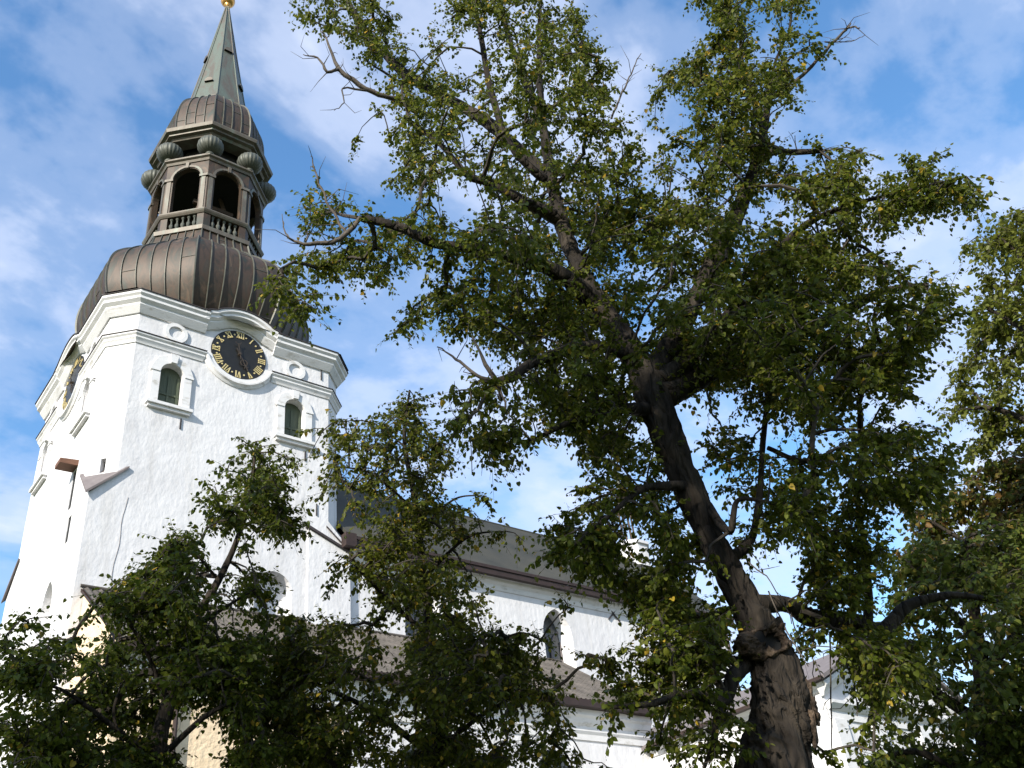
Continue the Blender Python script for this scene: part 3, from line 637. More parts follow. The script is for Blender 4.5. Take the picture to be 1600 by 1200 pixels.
# ------------------------------------------------------------------ trees
def ray(x, y): return FW+RI*((x-800)/FPX)-UP*((y-600)/FPX)
def at(x, y, h):
    d = ray(x, y); t = h/math.hypot(d.x, d.y); return CAM+d*t
def zf(x, y, h):
    d = ray(x, y); return h/math.hypot(d.x, d.y)
def spline(pts, n=5):
    out = []
    for i in range(len(pts)-1):
        p0, p1, p2, p3 = [np.array(pts[k], float) for k in (max(i-1, 0), i, i+1, min(i+2, len(pts)-1))]
        for k in range(n):
            t = k/n; out.append(.5*((2*p1)+(-p0+p2)*t+(2*p0-5*p1+4*p2-p3)*t*t+(-p0+3*p1-3*p2+p3)*t**3))
    out.append(np.array(pts[-1], float)); return out
def limb(pts, n=5, wob=.0):
    '''pixel-traced limb with its own distance: rows (x, y, distance, half width in photo pixels) -> 3-D points and radii'''
    P, Rr = [], []
    for x, y, h, r in spline(pts, n):
        P.append(at(x, y, h)+Vector((random.uniform(-wob, wob), random.uniform(-wob, wob), random.uniform(-wob, wob)))); Rr.append(max(r*zf(x, y, h)/FPX, .004))
    return P, Rr
def inpoly(P, poly):
    x, y = P[:, 0], P[:, 1]; c = np.zeros(len(P), bool); n = len(poly)
    for i in range(n):
        x1, y1 = poly[i]; x2, y2 = poly[(i+1) % n]
        if y1 == y2: continue
        k = ((y1 > y) != (y2 > y)) & (x < (x2-x1)*(y-y1)/(y2-y1)+x1); c ^= k
    return c
def edged(P, poly):
    d = np.full(len(P), 1e9); n = len(poly)
    for i in range(n):
        a = np.array(poly[i], float); b = np.array(poly[(i+1) % n], float); ab = b-a; l2 = ab@ab or 1
        t = np.clip(((P-a)@ab)/l2, 0, 1); q = a+t[:, None]*ab; d = np.minimum(d, np.hypot(*(P-q).T))
    return d
CLEAR = []; CLEARH = 0
def sample(poly, n, h0, spread, holes=(), clump=.5, edge=20, hx=0.0):
    '''n twig ends inside a crown outline, each with its own distance from the viewer'''
    A = np.array(poly, float); lo, hi = A.min(0), A.max(0); got = []
    cx = A[:, 0].mean()
    tries = 0
    while len(got) < n:
        tries += 1
        P = rng.uniform(lo, hi, (4*n, 2)); k = inpoly(P, poly); P = P[k]
        d = edged(P, poly)
        for hpoly, keep in holes:
            inside = inpoly(P, hpoly) | (edged(P, hpoly) < (16 if keep < .4 else 4)); P = P[~inside | (rng.random(len(P)) < keep)]; 
        d = edged(P, poly)
        for p, dd in zip(P, d):
            if len(got) >= n: break
            if dd < edge and random.random() > .28: continue
            sp_ = min(spread, .35+dd/70.0)
            h = h0+hx*(p[0]-cx)/1000+random.uniform(-sp_, sp_)
            if h < CLEARH and any(math.hypot(p[0]-a_, p[1]-b_) < r_ for a_, b_, r_ in CLEAR) and random.random() > .12: continue
            w = at(p[0], p[1], h)
            if clump and mnoise.noise(w*.95+Vector((3.1, 7.7, 1.3)))*.5+.5 < clump*random.uniform(.6, 1.25)*(.75 if dd < 30 else 1): continue
            got.append(w)
    return got
LT = np.array([(0, 0, 0), (-.30, -.10, 0), (-.50, .22, 0), (-.36, .66, 0), (0, 1.08, 0), (.36, .66, 0), (.50, .22, 0), (.30, -.10, 0)])
def leaves(name, m, parent, anchors, dirs, per, size, spread=.2, droop=.55, label=None, shoots=None):
    '''crown: several little shoots at every twig end, leaves alternating along each shoot'''
    n = len(anchors); ns = 5; nl = max(int(round(per/ns)), 2)
    A = np.repeat(np.array([tuple(a) for a in anchors]), ns, 0); D = np.repeat(np.array([tuple(d) for d in dirs]), ns, 0); q = n*ns
    sd0 = rng.normal(0, .75, (q, 3)); sd0[:, 2] *= .6; sd0 += D*.75; sd0[:, 2] -= .12; sd0 /= np.linalg.norm(sd0, axis=1)[:, None]
    ln = spread*rng.uniform(.7, 2.0, q); st = A-D*(rng.random(q)*spread*1.1)[:, None]
    bend = np.zeros((q, 3)); bend[:, 2] = -ln*rng.uniform(.05, .35, q)
    end = st+sd0*ln[:, None]+bend; mid = st+sd0*(ln*.5)[:, None]+bend*.25
    if shoots is not None:
        e1 = np.cross(sd0, np.array([.3, .2, 1.0])); e1 /= np.linalg.norm(e1, axis=1)[:, None]+1e-9; e2 = np.cross(sd0, e1)
        V = []; w = .0028
        for pt, ww in ((st, w), (mid, w*.8), (end, w*.4)):
            for k in range(3): V.append(pt+(e1*math.cos(2.094*k)+e2*math.sin(2.094*k))*ww)
        V = np.stack(V, 1).reshape(-1, 3); k0 = len(shoots.v); shoots.v += [tuple(v) for v in V.tolist()]
        shoots.f += [(k0+9*i+3*r+k, k0+9*i+3*r+(k+1) % 3, k0+9*i+3*r+3+(k+1) % 3, k0+9*i+3*r+3+k) for i in range(q) for r in (0, 1) for k in range(3)]
    k = q*nl; T = np.tile((np.arange(nl)+.6)/nl, q)+rng.normal(0, .05, k); T = np.clip(T, .05, 1.03)[:, None]
    S0 = np.repeat(st, nl, 0); SD = np.repeat(sd0, nl, 0); LN = np.repeat(ln, nl)[:, None]; BN = np.repeat(bend, nl, 0)
    side = np.where(np.tile(np.arange(nl) % 2, q) > 0, 1.0, -1.0)[:, None]
    sv = np.cross(SD, np.array([0, 0, 1.0])); sv /= np.linalg.norm(sv, axis=1)[:, None]+1e-9
    keep = rng.random(k) < .93
    ax = sv*side*.8+SD*.55+rng.normal(0, .38, (k, 3)); ax[:, 2] -= droop*.8+rng.random(k)*.6; ax /= np.linalg.norm(ax, axis=1)[:, None]
    P = S0+SD*LN*T+BN*T*T+ax*size*.35
    up = rng.normal(0, .45, (k, 3)); up[:, 2] += .85; up -= ax*(up*ax).sum(1)[:, None]; up /= np.linalg.norm(up, axis=1)[:, None]+1e-9
    sd_ = np.cross(ax, up); s = size*rng.uniform(.5, 1.3, k)*np.where(T[:, 0] > .85, .75, 1.0)
    fold = rng.uniform(.05, .32, k); curl = rng.uniform(-.15, .25, k)
    P, ax, up, sd_, s, fold, curl = [q[keep] for q in (P, ax, up, sd_, s, fold, curl)]; k = len(P)
    V = (P[:, None, :]+s[:, None, None]*(LT[None, :, 0, None]*sd_[:, None, :]*.92+(LT[None, :, 1, None])*ax[:, None, :]
         + (np.abs(LT[None, :, 0])*fold[:, None]*1.3-(LT[None, :, 1]**2)*curl[:, None])[:, :, None]*up[:, None, :])).reshape(-1, 3)
    idx = np.array([0, 4, 3, 2, 1, 0, 7, 6, 5, 4]); loops = (np.arange(k)[:, None]*8+idx).ravel().astype(np.int32)
    me = bpy.data.meshes.new(name); me.vertices.add(len(V)); me.vertices.foreach_set('co', V.ravel().astype(np.float32))
    me.loops.add(len(loops)); me.loops.foreach_set('vertex_index', loops)
    me.polygons.add(2*k); me.polygons.foreach_set('loop_start', np.arange(0, 10*k, 5, dtype=np.int32)); me.polygons.foreach_set('loop_total', np.full(2*k, 5, np.int32))
    me.update(calc_edges=True); me.materials.append(m)
    o = bpy.data.objects.new(name, me); COL.objects.link(o); attach(o, parent)
    if label: o['label'] = label
    return o
def grow(anchors, skel, mb, r_tip=.004, kpath=.25, maxr=.03, nseg=3):
    '''twigs: every anchor is joined to the nearest limb point or to an earlier twig'''
    pts = [np.array(tuple(p)) for p, _ in skel]; par = [-1]*len(pts); cost = [0.0]*len(pts); cap = [r for _, r in skel]
    X = np.array(pts); Cst = np.zeros(len(pts)); Aa = np.array([tuple(a) for a in anchors]); n = len(Aa); ns = len(X)
    best = np.full(n, 1e9); bi = np.zeros(n, int)
    for i in range(n):
        d = np.linalg.norm(X-Aa[i], axis=1)+np.where(X[:, 2] > Aa[i, 2]+.5, .25, 0); bi[i] = d.argmin(); best[i] = d[bi[i]]
    done = np.zeros(n, bool); path = np.zeros(n); order = []; parent = np.full(n, -1)
    src = bi.copy()
    for _ in range(n):
        c = np.where(done, 1e9, best); i = int(c.argmin()); done[i] = True; order.append(i); parent[i] = src[i]
        base = X[src[i]] if src[i] < ns else Aa[src[i]-ns]
        path[i] = (path[src[i]-ns] if src[i] >= ns else 0)+np.linalg.norm(base-Aa[i])
        d = np.linalg.norm(Aa-Aa[i], axis=1)+kpath*path[i]+.12; k = (d < best) & ~done; best[k] = d[k]; src[k] = ns+i
    load = np.ones(n)
    for i in order[::-1]:
        if parent[i] >= ns: load[parent[i]-ns] += load[i]
    dirs = np.zeros((n, 3))
    for i in order:
        b = X[parent[i]] if parent[i] >= 0 and parent[i] < ns else Aa[parent[i]-ns]
        e = Aa[i]; l = np.linalg.norm(e-b)+1e-6; dirs[i] = (e-b)/l
        r1 = min(r_tip*load[i]**.5, maxr); r0 = min(r1*1.35+.002, maxr*1.2)
        mid = [b+(e-b)*t+np.array([0, 0, .10*l*math.sin(pi*t)])+rng.normal(0, .035*l, 3)*math.sin(pi*t) for t in np.linspace(0, 1, nseg+1)]
        mb.tube(mid, [r0+(r1-r0)*t for t in np.linspace(0, 1, nseg+1)], 4 if r1 < .012 else 6, False)
    return dirs
def barktube(mb, P, Rr, n=28, amp=.12, freq=3.0, flare=0):
    '''gnarled trunk: tube with ridged, lumpy relief'''
    m0 = MB(); m0.tube(P, Rr, n)
    out = []
    for k, v in enumerate(m0.v):
        i = min(k//n, len(P)-1); c = Vector(P[i]); d = Vector(v)-c
        q = Vector(v); s = (.55-abs(mnoise.noise(Vector((q.x*freq*4+3*mnoise.noise(q*2.2), q.y*freq*4, q.z*freq*.8))))*2.6)*.75+mnoise.noise(q*1.9)*.8+.3*mnoise.noise(Vector((q.x*freq*11, q.y*freq*11, q.z*freq*3)))
        out.append(tuple(c+d*(1+amp*s)))
    mb.add(out, m0.f)

def tree(name, label, base, limbs, zones, leafm, per, size, spread=.2, dead=(), trunkn=1, barkamp=.2, cat='tree', r_tip=.0042, twm=None, droop=.55, world=False):
    root = empty(name, base); tag(root, label, cat)
    tm = MB(); bmB = MB(); skel = []; tips = []
    for i, pts in enumerate(limbs):
        if world: q_ = spline(pts, 6); P, Rr = [Vector(p[:3]) for p in q_], [max(p[3], .01) for p in q_]
        else: P, Rr = limb(pts, 24 if i < trunkn else 12, 0)
        if i < trunkn: barktube(tm, P, Rr, 84, barkamp)
        else:
            bmB = MB(); barktube(bmB, P, Rr, 18, .13); bmB.build('limb', BARK, root, smooth=True)
        if i >= trunkn: tips += [P[-1], P[-6]]
        st = 2 if i >= trunkn else 8
        skel += list(zip(P, Rr))[::st]
    tr = tm.build('trunk', BARK, root, smooth=True)
    anchors = list(tips)
    for z in zones: anchors += sample(**z) if isinstance(z, dict) else [z]
    tw = MB(); dirs = grow(anchors, skel, tw, r_tip)
    for d in dead:
        for pts in d:
            db = MB(); P, Rr = limb([(a_, b_, c_, d_*.62) for a_, b_, c_, d_ in pts], 4, .012); barktube(db, P, Rr, 8, .18)
            for j in range(2, len(P)-1, 2 if len(pts) > 3 else 3):
                e = (P[j]-P[j-1]).normalized(); v = (e*.6+Vector((random.gauss(0, .6), random.gauss(0, .6), random.gauss(.1, .6)))).normalized(); l_ = random.uniform(.12, .5)
                q1 = P[j]+v*l_*.5; q2 = q1+(v+Vector((random.gauss(0, .5), random.gauss(0, .5), random.gauss(0, .5)))).normalized()*l_*.5
                db.tube([P[j], q1, q2], [min(.008, Rr[j]*.5), .004, .0015], 5)
            db.build('bare_branch', PALEB, root, smooth=True)
    leaves('crown', leafm, root, anchors, dirs, per, size, spread, droop, None, tw)
    tw.build('twig', twm or TWIG, root)
    return root, tr
def Z(poly, n, h0, spread, holes=(), clump=.5, edge=20, hx=0.0): return dict(poly=poly, n=n, h0=h0, spread=spread, holes=holes, clump=clump, edge=edge, hx=hx)

# --- the big leaning lime
b = at(1222, 1190, 9); base = (b.x+.05, b.y, 0)
TR = [(1252, 1500, 9, 90), (1232, 1330, 9, 80), (1213, 1200, 9, 59), (1223, 1130, 9, 48), (1219, 1070, 9, 42), (1203, 1020, 9, 35), (1177, 968, 9, 28), (1147, 910, 9, 23), (1113, 845, 9, 21), (1081, 775, 9, 22), (1050, 703, 9, 24), (1014, 605, 9, 26), (983, 545, 9.05, 20), (934, 475, 9.1, 16), (899, 405, 9.2, 13), (877, 345, 9.3, 11), (860, 270, 9.4, 8), (847, 180, 9.4, 6), (842, 80, 9.5, 4), (846, -40, 9.5, 2.5)]
CLEAR = [(x, y, r+24) for x, y, h, r in spline(TR, 4) if 230 < y < 480 or y > 640]; CLEARH = 9.0
limbs = [TR,
 [(1015, 600, 9, 22), (1045, 545, 9.3, 18), (1090, 460, 9.6, 14), (1140, 360, 9.8, 13), (1180, 260, 9.9, 9), (1197, 180, 10, 6), (1205, 120, 10, 4)],
 [(1030, 600, 9, 20), (1080, 560, 9.3, 16), (1160, 470, 9.5, 11), (1241, 367, 9.4, 7), (1307, 328, 9.2, 4), (1399, 302, 9.1, 2.8), (1510, 276, 9, 1.6)],
 [(1040, 620, 9, 22), (1110, 580, 9.6, 17), (1200, 535, 10.3, 12), (1294, 500, 10.6, 9), (1381, 455, 10.7, 6), (1451, 446, 10.8, 4)],
 [(935, 475, 9.1, 16), (860, 420, 8.6, 12), (760, 392, 8.2, 9), (680, 380, 8, 7.5), (622, 354, 7.9, 7), (565, 341, 7.9, 6)],
 [(880, 345, 9.3, 12), (830, 320, 9, 9), (767, 287, 8.8, 7), (730, 273, 8.7, 6), (690, 228, 8.6, 4), (640, 190, 8.5, 3)],
 [(862, 280, 9.4, 10), (840, 262, 9.6, 10), (760, 190, 9.8, 9), (690, 150, 10, 8), (636, 118, 10, 8), (590, 70, 10, 6), (550, 15, 10.1, 5), (535, -30, 10.1, 3)],
 [(862, 290, 9.4, 8), (800, 230, 9, 6), (767, 142, 9, 5), (752, 60, 9, 4), (735, -20, 9, 3)],
 [(848, 200, 9.4, 6), (815, 110, 9.6, 5), (795, 60, 9.7, 4), (778, -10, 9.8, 3)],
 [(1000, 560, 9, 11), (920, 540, 8.6, 8.5), (835, 566, 8.1, 8), (802, 588, 7.9, 7.5), (775, 597, 7.8, 6)],
 [(1180, 945, 9, 16), (1230, 945, 9.3, 12), (1268, 966, 9.8, 14), (1330, 970, 10.2, 13), (1376, 986, 10.4, 13), (1420, 946, 10.6, 9), (1490, 930, 10.8, 6), (1560, 940, 11, 3)],
 [(1285, 965, 10, 8), (1290, 940, 10, 8), (1278, 870, 10, 6), (1262, 800, 10, 4), (1250, 720, 10, 3)],
 [(1356, 975, 10.3, 8), (1357, 930, 10.3, 7), (1352, 860, 10.3, 5), (1340, 775, 10.2, 4), (1350, 700, 10.2, 2.5)],
 [(1130, 880, 9, 12), (1172, 845, 9.3, 7), (1186, 781, 9.4, 5), (1192, 690, 9.5, 4.5), (1200, 625, 9.5, 4)],
 [(1105, 790, 9, 8), (1140, 830, 8.6, 6), (1153, 782, 8.5, 4), (1200, 785, 8.5, 3), (1270, 800, 8.4, 2)],
 [(1200, 700, 9.5, 3.5), (1262, 720, 9.4, 4), (1270, 660, 9.4, 3)],
 [(1080, 760, 9, 9), (1010, 762, 8.4, 6), (970, 790, 8.2, 4), (900, 850, 8, 2.5)],
 [(1170, 1030, 9, 14), (1145, 1060, 8.7, 12), (1130, 1092, 8.6, 11), (1075, 1085, 8.3, 7), (1015, 1100, 8.2, 5), (960, 1105, 8.1, 3)],
 [(1132, 1080, 8.6, 8), (1120, 1120, 8.5, 6), (1114, 1160, 8.5, 4), (1100, 1200, 8.5, 3)],
 [(1020, 640, 9, 12), (960, 640, 8.4, 8), (890, 660, 8.2, 5), (830, 690, 8.1, 3)],
 [(1180, 260, 9.9, 6), (1206, 238, 9.8, 6), (1240, 238, 9.7, 5), (1281, 236, 9.7, 4)],
 [(1195, 200, 10, 6), (1149, 79, 10.1, 5), (1128, 40, 10.2, 4), (1108, -10, 10.2, 3)],
]
PUL = [(455, -30), (455, 0), (470, 30), (498, 40), (505, 58), (545, 72), (560, 92), (592, 110), (588, 128), (612, 145), (600, 162), (575, 190), (582, 212), (530, 215), (524, 235), (540, 262), (525, 268), (570, 275), (585, 290), (545, 292), (478, 288), (463, 322), (455, 342), (490, 368), (545, 345), (575, 350), (500, 388), (450, 393), (435, 420), (470, 440), (532, 440), (556, 424), (570, 442), (590, 458), (612, 444), (640, 428), (676, 440), (640, 456), (607, 475), (618, 492), (603, 528), (612, 545), (640, 545), (656, 522), (678, 525), (702, 545), (725, 548), (770, 560), (830, 520), (960, 480), (1010, 400), (1000, 260), (985, 205), (990, 172), (958, 135), (962, 100), (915, 55), (935, 25), (940, -40)]
HUL = [([(582, 216), (615, 214), (622, 250), (598, 262)], .1), ([(690, 292), (725, 288), (750, 310), (742, 340), (705, 335)], .05), ([(628, -30), (676, -30), (690, 40), (660, 62), (634, 40)], .06), ([(700, 60), (760, 66), (762, 112), (725, 118)], .3), ([(632, 425), (672, 440), (640, 455), (600, 470)], .0), ([(905, 0), (940, 0), (930, 30)], .2), ([(545, 290), (610, 285), (640, 320), (600, 335)], .35), ([(590, 380), (680, 395), (660, 425), (600, 420)], .6)]
PDM = [(425, 415), (450, 425), (480, 440), (505, 455), (482, 470), (495, 488), (470, 500), (440, 490), (425, 465), (415, 440)]
PUR = [(1066, -40), (1066, 0), (1075, 12), (1106, 38), (1092, 66), (1062, 87), (1031, 118), (1014, 136), (1031, 184), (1010, 215), (990, 300), (1000, 420), (1100, 490), (1250, 490), (1340, 490), (1420, 530), (1465, 520), (1490, 480), (1495, 440), (1432, 427), (1425, 411), (1386, 389), (1316, 385), (1337, 363), (1372, 381), (1399, 363), (1447, 350), (1425, 332), (1517, 340), (1530, 341), (1550, 310), (1521, 293), (1552, 284), (1552, 272), (1512, 276), (1464, 267), (1473, 241), (1438, 227), (1403, 241), (1399, 258), (1359, 280), (1340, 270), (1364, 232), (1324, 210), (1307, 236), (1267, 262), (1215, 245), (1202, 206), (1206, 179), (1232, 171), (1254, 140), (1320, 105), (1290, 95), (1290, 52), (1250, 35), (1272, 17), (1276, -40)]
HUR = [([(1180, 15), (1240, 35), (1250, 90), (1190, 80)], .35), ([(1340, 395), (1430, 400), (1430, 440), (1350, 430)], .45), ([(1020, 290), (1060, 290), (1050, 330)], .3)]
PLL = [(770, 540), (800, 575), (840, 640), (812, 645), (872, 680), (890, 705), (930, 735), (897, 738), (937, 750), (884, 770), (856, 812), (858, 842), (824, 862), (826, 877), (868, 890), (838, 902), (912, 890), (938, 884), (960, 918), (970, 945), (1000, 968), (1035, 965), (1033, 982), (1012, 1002), (1020, 1030), (975, 1055), (920, 1082), (955, 1097), (1000, 1107), (1020, 1135), (1015, 1170), (1060, 1160), (1065, 1120), (1120, 1105), (1150, 1060), (1150, 980), (1120, 900), (1080, 800), (1040, 700), (1000, 600), (960, 480), (880, 460)]
HLL = [([(958, 828), (1020, 828), (1020, 882), (958, 880)], .12), ([(1066, 898), (1125, 900), (1122, 938), (1080, 935)], .1), ([(1105, 985), (1158, 985), (1160, 1035), (1120, 1050)], .1), ([(930, 790), (1000, 800), (1005, 850), (950, 850)], .75), ([(890, 800), (925, 812), (905, 845), (880, 835)], .5)]
PLR = [(1040, 500), (1340, 480), (1420, 520), (1465, 520), (1440, 560), (1435, 600), (1442, 615), (1417, 637), (1377, 630), (1350, 630), (1385, 667), (1432, 655), (1475, 672), (1462, 690), (1507, 697), (1507, 717), (1485, 755), (1475, 778), (1445, 790), (1390, 782), (1362, 795), (1372, 818), (1357, 845), (1395, 845), (1395, 870), (1375, 890), (1350, 960), (1280, 950), (1250, 920), (1190, 900), (1140, 830), (1100, 740), (1060, 620), (1010, 540)]
HLR = [([(1087, 640), (1130, 612), (1200, 620), (1195, 642), (1150, 657), (1100, 662)], .02), ([(1190, 648), (1260, 645), (1266, 700), (1235, 714), (1185, 690)], .05), ([(1105, 735), (1175, 740), (1180, 800), (1150, 815), (1110, 770)], .15), ([(1190, 850), (1235, 860), (1275, 950), (1190, 940)], .15), ([(1290, 600), (1350, 640), (1330, 690), (1270, 650)], .6)]
PSW = [(690, 600), (770, 600), (830, 640), (850, 700), (800, 720), (745, 735), (720, 690), (675, 640)]
PRH = [(1200, 960), (1350, 985), (1430, 975), (1450, 1010), (1400, 1110), (1345, 1180), (1300, 1200), (1290, 1120), (1270, 1060), (1240, 1010)]
HRH = [([(1272, 1030), (1325, 1030), (1340, 1090), (1362, 1150), (1340, 1180), (1290, 1190), (1272, 1150)], .06), ([(1200, 975), (1285, 985), (1290, 1040), (1240, 1050)], .2)]
zones = [Z(PUL, 800, 9.0, 2.6, HUL, .56), Z(PDM, 16, 8.0, .3, (), 0), Z(PUR, 640, 9.4, 2.4, HUR, .54), Z(PLL, 400, 8.8, 1.8, HLL, .54), Z(PLR, 520, 9.6, 2.2, HLR, .55), Z(PSW, 34, 7.9, .4, (), .3),
         Z([(900, 800), (1090, 815), (1130, 900), (1150, 960), (1130, 1060), (960, 1050), (1010, 960), (900, 890)], 80, 8.8, 1.0, HLL[:2], .4), Z([(940, 300), (1120, 300), (1400, 400), (1430, 560), (1250, 680), (1100, 600), (900, 640), (820, 500)], 480, 9.2, 2.4, (), .42), Z(PRH, 80, 9.8, .8, HRH, .5), Z([(1040, 1070), (1160, 1060), (1165, 1150), (1120, 1200), (1060, 1190)], 16, 8.6, .4, (), 0),
         Z([(1290, 1130), (1350, 1125), (1400, 1200), (1290, 1210)], 5, 9.6, .4, (), 0)]
dead = [[[(640, 160, 9, 8), (609, 152, 8.8, 7), (572, 138, 8.7, 6), (531, 108, 8.6, 5), (511, 61, 8.6, 3), (502, 50, 8.6, 1.5)], [(531, 108, 8.6, 4), (511, 111, 8.5, 4), (497, 92, 8.5, 2.5), (472, 86, 8.5, 1)], [(572, 142, 8.7, 3), (536, 139, 8.7, 2), (537, 160, 8.7, 1.5), (523, 173, 8.7, .8)]],
        [[(565, 341, 7.9, 6), (535, 370, 7.9, 6), (514, 379, 7.9, 6), (474, 381, 7.9, 4.5), (449, 368, 7.9, 2.5), (442, 346, 7.9, 1.2)], [(541, 366, 7.9, 4), (531, 348, 7.9, 3.5), (511, 315, 7.9, 3), (490, 262, 7.9, 2), (488, 243, 7.9, 1)], [(476, 378, 7.9, 2), (484, 360, 7.9, 1)]],
        [[(775, 597, 7.8, 7), (755, 560, 7.7, 4), (738, 525, 7.7, 2)], [(775, 597, 7.8, 6), (745, 585, 7.7, 4), (712, 560, 7.7, 3), (685, 543, 7.7, 1.5)], [(770, 600, 7.8, 5), (745, 640, 7.7, 4), (722, 665, 7.7, 3), (700, 690, 7.7, 1.2)], [(775, 600, 7.8, 4), (790, 640, 7.7, 2.5), (765, 685, 7.7, 1.5)], [(790, 640, 7.7, 1.6), (835, 690, 7.7, 1)], [(800, 590, 7.8, 2), (815, 550, 7.7, 1.3), (822, 530, 7.7, .8)], [(735, 650, 7.7, 1.5), (737, 740, 7.7, .8)]],
        [[(1225, 150, 10, 5), (1245, 127, 10, 5), (1290, 80, 10, 4), (1318, 50, 10, 3.5), (1328, 42, 10, 3), (1343, 44, 10, 1.8)], [(1290, 66, 10, 2), (1330, 64, 10, 1.2), (1350, 55, 10, .8)], [(1318, 50, 10, 2), (1330, 36, 10, 1.5)]],
        [[(1275, 237, 9.7, 4), (1283, 232, 9.7, 2.5), (1297, 238, 9.7, 1)], [(1245, 238, 9.7, 2), (1243, 212, 9.7, 1)]],
        [[(955, 185, 9, 3), (972, 145, 9, 2.5), (982, 125, 9, 2), (990, 105, 9, 1.6), (1001, 84, 9, 1)]],
        [[(1120, 1150, 8.5, 4), (1113, 1175, 8.5, 3), (1096, 1205, 8.5, 2)], [(1128, 1130, 8.5, 2), (1123, 1160, 8.5, 1.5), (1130, 1200, 8.5, 1)], [(1200, 925, 9, 2), (1230, 985, 8.7, 2), (1262, 1040, 8.6, 1.6)], [(1297, 985, 9.9, 2.5), (1298, 1060, 9.9, 2), (1300, 1190, 9.9, 1.4)], [(1275, 985, 9.7, 2.2), (1270, 1020, 9.7, 1.8), (1270, 1060, 9.7, 1)], [(1310, 1010, 9.9, 2), (1335, 1070, 9.9, 2), (1340, 1120, 9.9, 1.2)], [(1170, 880, 8.8, 2), (1205, 910, 8.7, 1.6), (1240, 975, 8.7, 1)]]]
lime, ltr = tree('lime_tree', 'large gnarled lime tree with thick leaning dark trunk and bare broken branch tips', base, limbs, zones, LF, 50, .049, .19, dead)
# broken limb scar: lumpy ring of torn wood round a hollow shown by a flat dark disc, on the trunk
def lumpyring(c, nrm, r0, r1, name, seed, squash=1.0, arc=(0, 2*pi), m=SCAR):
    nrm = nrm.normalized(); e1 = nrm.cross(Vector((0, 0, 1))).normalized(); e2 = e1.cross(nrm)*-1
    mb = MB(); n, k = 72, 24; vs = []
    for i in range(n):
        a = 2*pi*i/n
        ra = r0*(1+.16*math.sin(2*a+seed)+.10*math.sin(5*a+1)); rb = r1*(1+.45*math.sin(a*2+.6)+.25*math.sin(3*a+seed))
        for j in range(k):
            b_ = 2*pi*j/k; q = c+e1*math.cos(a)*(ra+rb*math.cos(b_))+e2*math.sin(a)*(ra+rb*math.cos(b_))*squash+nrm*rb*1.1*math.sin(b_)
            s = .9*mnoise.noise(q*6+Vector((seed, 0, 0)))+.5*mnoise.noise(q*17)+.4*mnoise.noise(q*38)
            vs.append(q+(q-(c+e1*math.cos(a)*r0+e2*math.sin(a)*r0*squash))*s*1.3)
    mb.add(vs, [(i*k+j, ((i+1) % n)*k+j, ((i+1) % n)*k+(j+1) % k, i*k+(j+1) % k) for i in range(n) for j in range(k)])
    o = mb.build(name, m, ltr, smooth=True); return o
tow = CAM-at(1200, 1000, 9); tow.z *= .25
P = at(1197, 1004, 8.79); lumpyring(P, tow, .145, .062, 'limb_scar', 2.0, .86)
mb = MB(); e = tow.normalized(); mb.lathe((0, 0), [(0, .13), (.02, .13)], 12)
q = e.to_track_quat('Z', 'Y'); mb.v = [tuple(P-e*.02+q @ Vector(v)) for v in mb.v]; mb.build('hollow_shade', SHADE, ltr)  # flat near-black disc painted as the cavity's shade
P = at(1268, 1112, 8.95); lumpyring(P, tow+RI*3, .022, .032, 'torn_bark', 5.0, 4.4)

CLEAR = []
# --- young tree in front of the tower
PA = [(396, 669), (435, 669), (442, 698), (465, 721), (461, 747), (448, 776), (458, 802), (478, 822), (455, 841), (435, 834), (409, 842), (416, 874), (439, 884), (416, 910), (429, 949), (420, 1000), (400, 1040), (420, 1100), (400, 1210), (0, 1210), (0, 1045), (30, 1022), (42, 1007), (65, 997), (104, 988), (123, 980), (130, 955), (127, 939), (159, 916), (182, 910), (208, 880), (247, 861), (260, 835), (302, 819), (325, 822), (331, 802), (299, 793), (318, 770), (335, 747), (325, 718), (344, 689)]
HA = [([(62, 1078), (120, 1045), (132, 1060), (70, 1100), (20, 1115), (10, 1085)], .12), ([(200, 1000), (250, 1000), (245, 1055), (205, 1030)], .2), ([(275, 1132), (362, 1130), (362, 1172), (280, 1178)], .05), ([(120, 1140), (172, 1140), (170, 1180), (125, 1180)], .25), ([(0, 1140), (45, 1150), (40, 1210), (0, 1210)], .3), ([(132, 965), (200, 945), (205, 1005), (140, 1010)], .35), ([(325, 835), (385, 835), (390, 875), (335, 885)], .06), ([(320, 945), (395, 950), (395, 985), (330, 980)], .15), ([(190, 1080), (215, 1080), (215, 1105)], .3)]
la = [[(225, 1560, 9.6, 26), (232, 1330, 9.6, 22), (245, 1180, 9.6, 17), (268, 1080, 9.6, 13), (300, 980, 9.7, 9), (345, 900, 9.8, 7), (375, 830, 9.9, 5), (392, 760, 10, 4), (400, 690, 10, 2)],
      [(240, 1190, 9.6, 12), (170, 1130, 9.3, 8), (100, 1080, 9.1, 5), (40, 1060, 9, 3)], [(262, 1110, 9.6, 9), (230, 1020, 9.4, 6), (190, 960, 9.3, 4), (160, 930, 9.3, 2)],
      [(300, 985, 9.7, 7), (350, 950, 9.3, 5), (400, 920, 9.2, 3)], [(340, 905, 9.8, 5), (300, 860, 9.6, 3.5), (270, 845, 9.5, 2)], [(245, 1190, 9.6, 11), (320, 1120, 9.4, 8), (380, 1090, 9.2, 5)],
      [(185, 1085, 9.3, 5), (178, 1120, 9.3, 4), (200, 1180, 9.3, 3)], [(235, 1260, 9.6, 12), (120, 1190, 9.2, 7), (40, 1170, 9, 4)], [(375, 830, 9.9, 4), (420, 800, 9.8, 2.5), (455, 815, 9.8, 1.5)]]
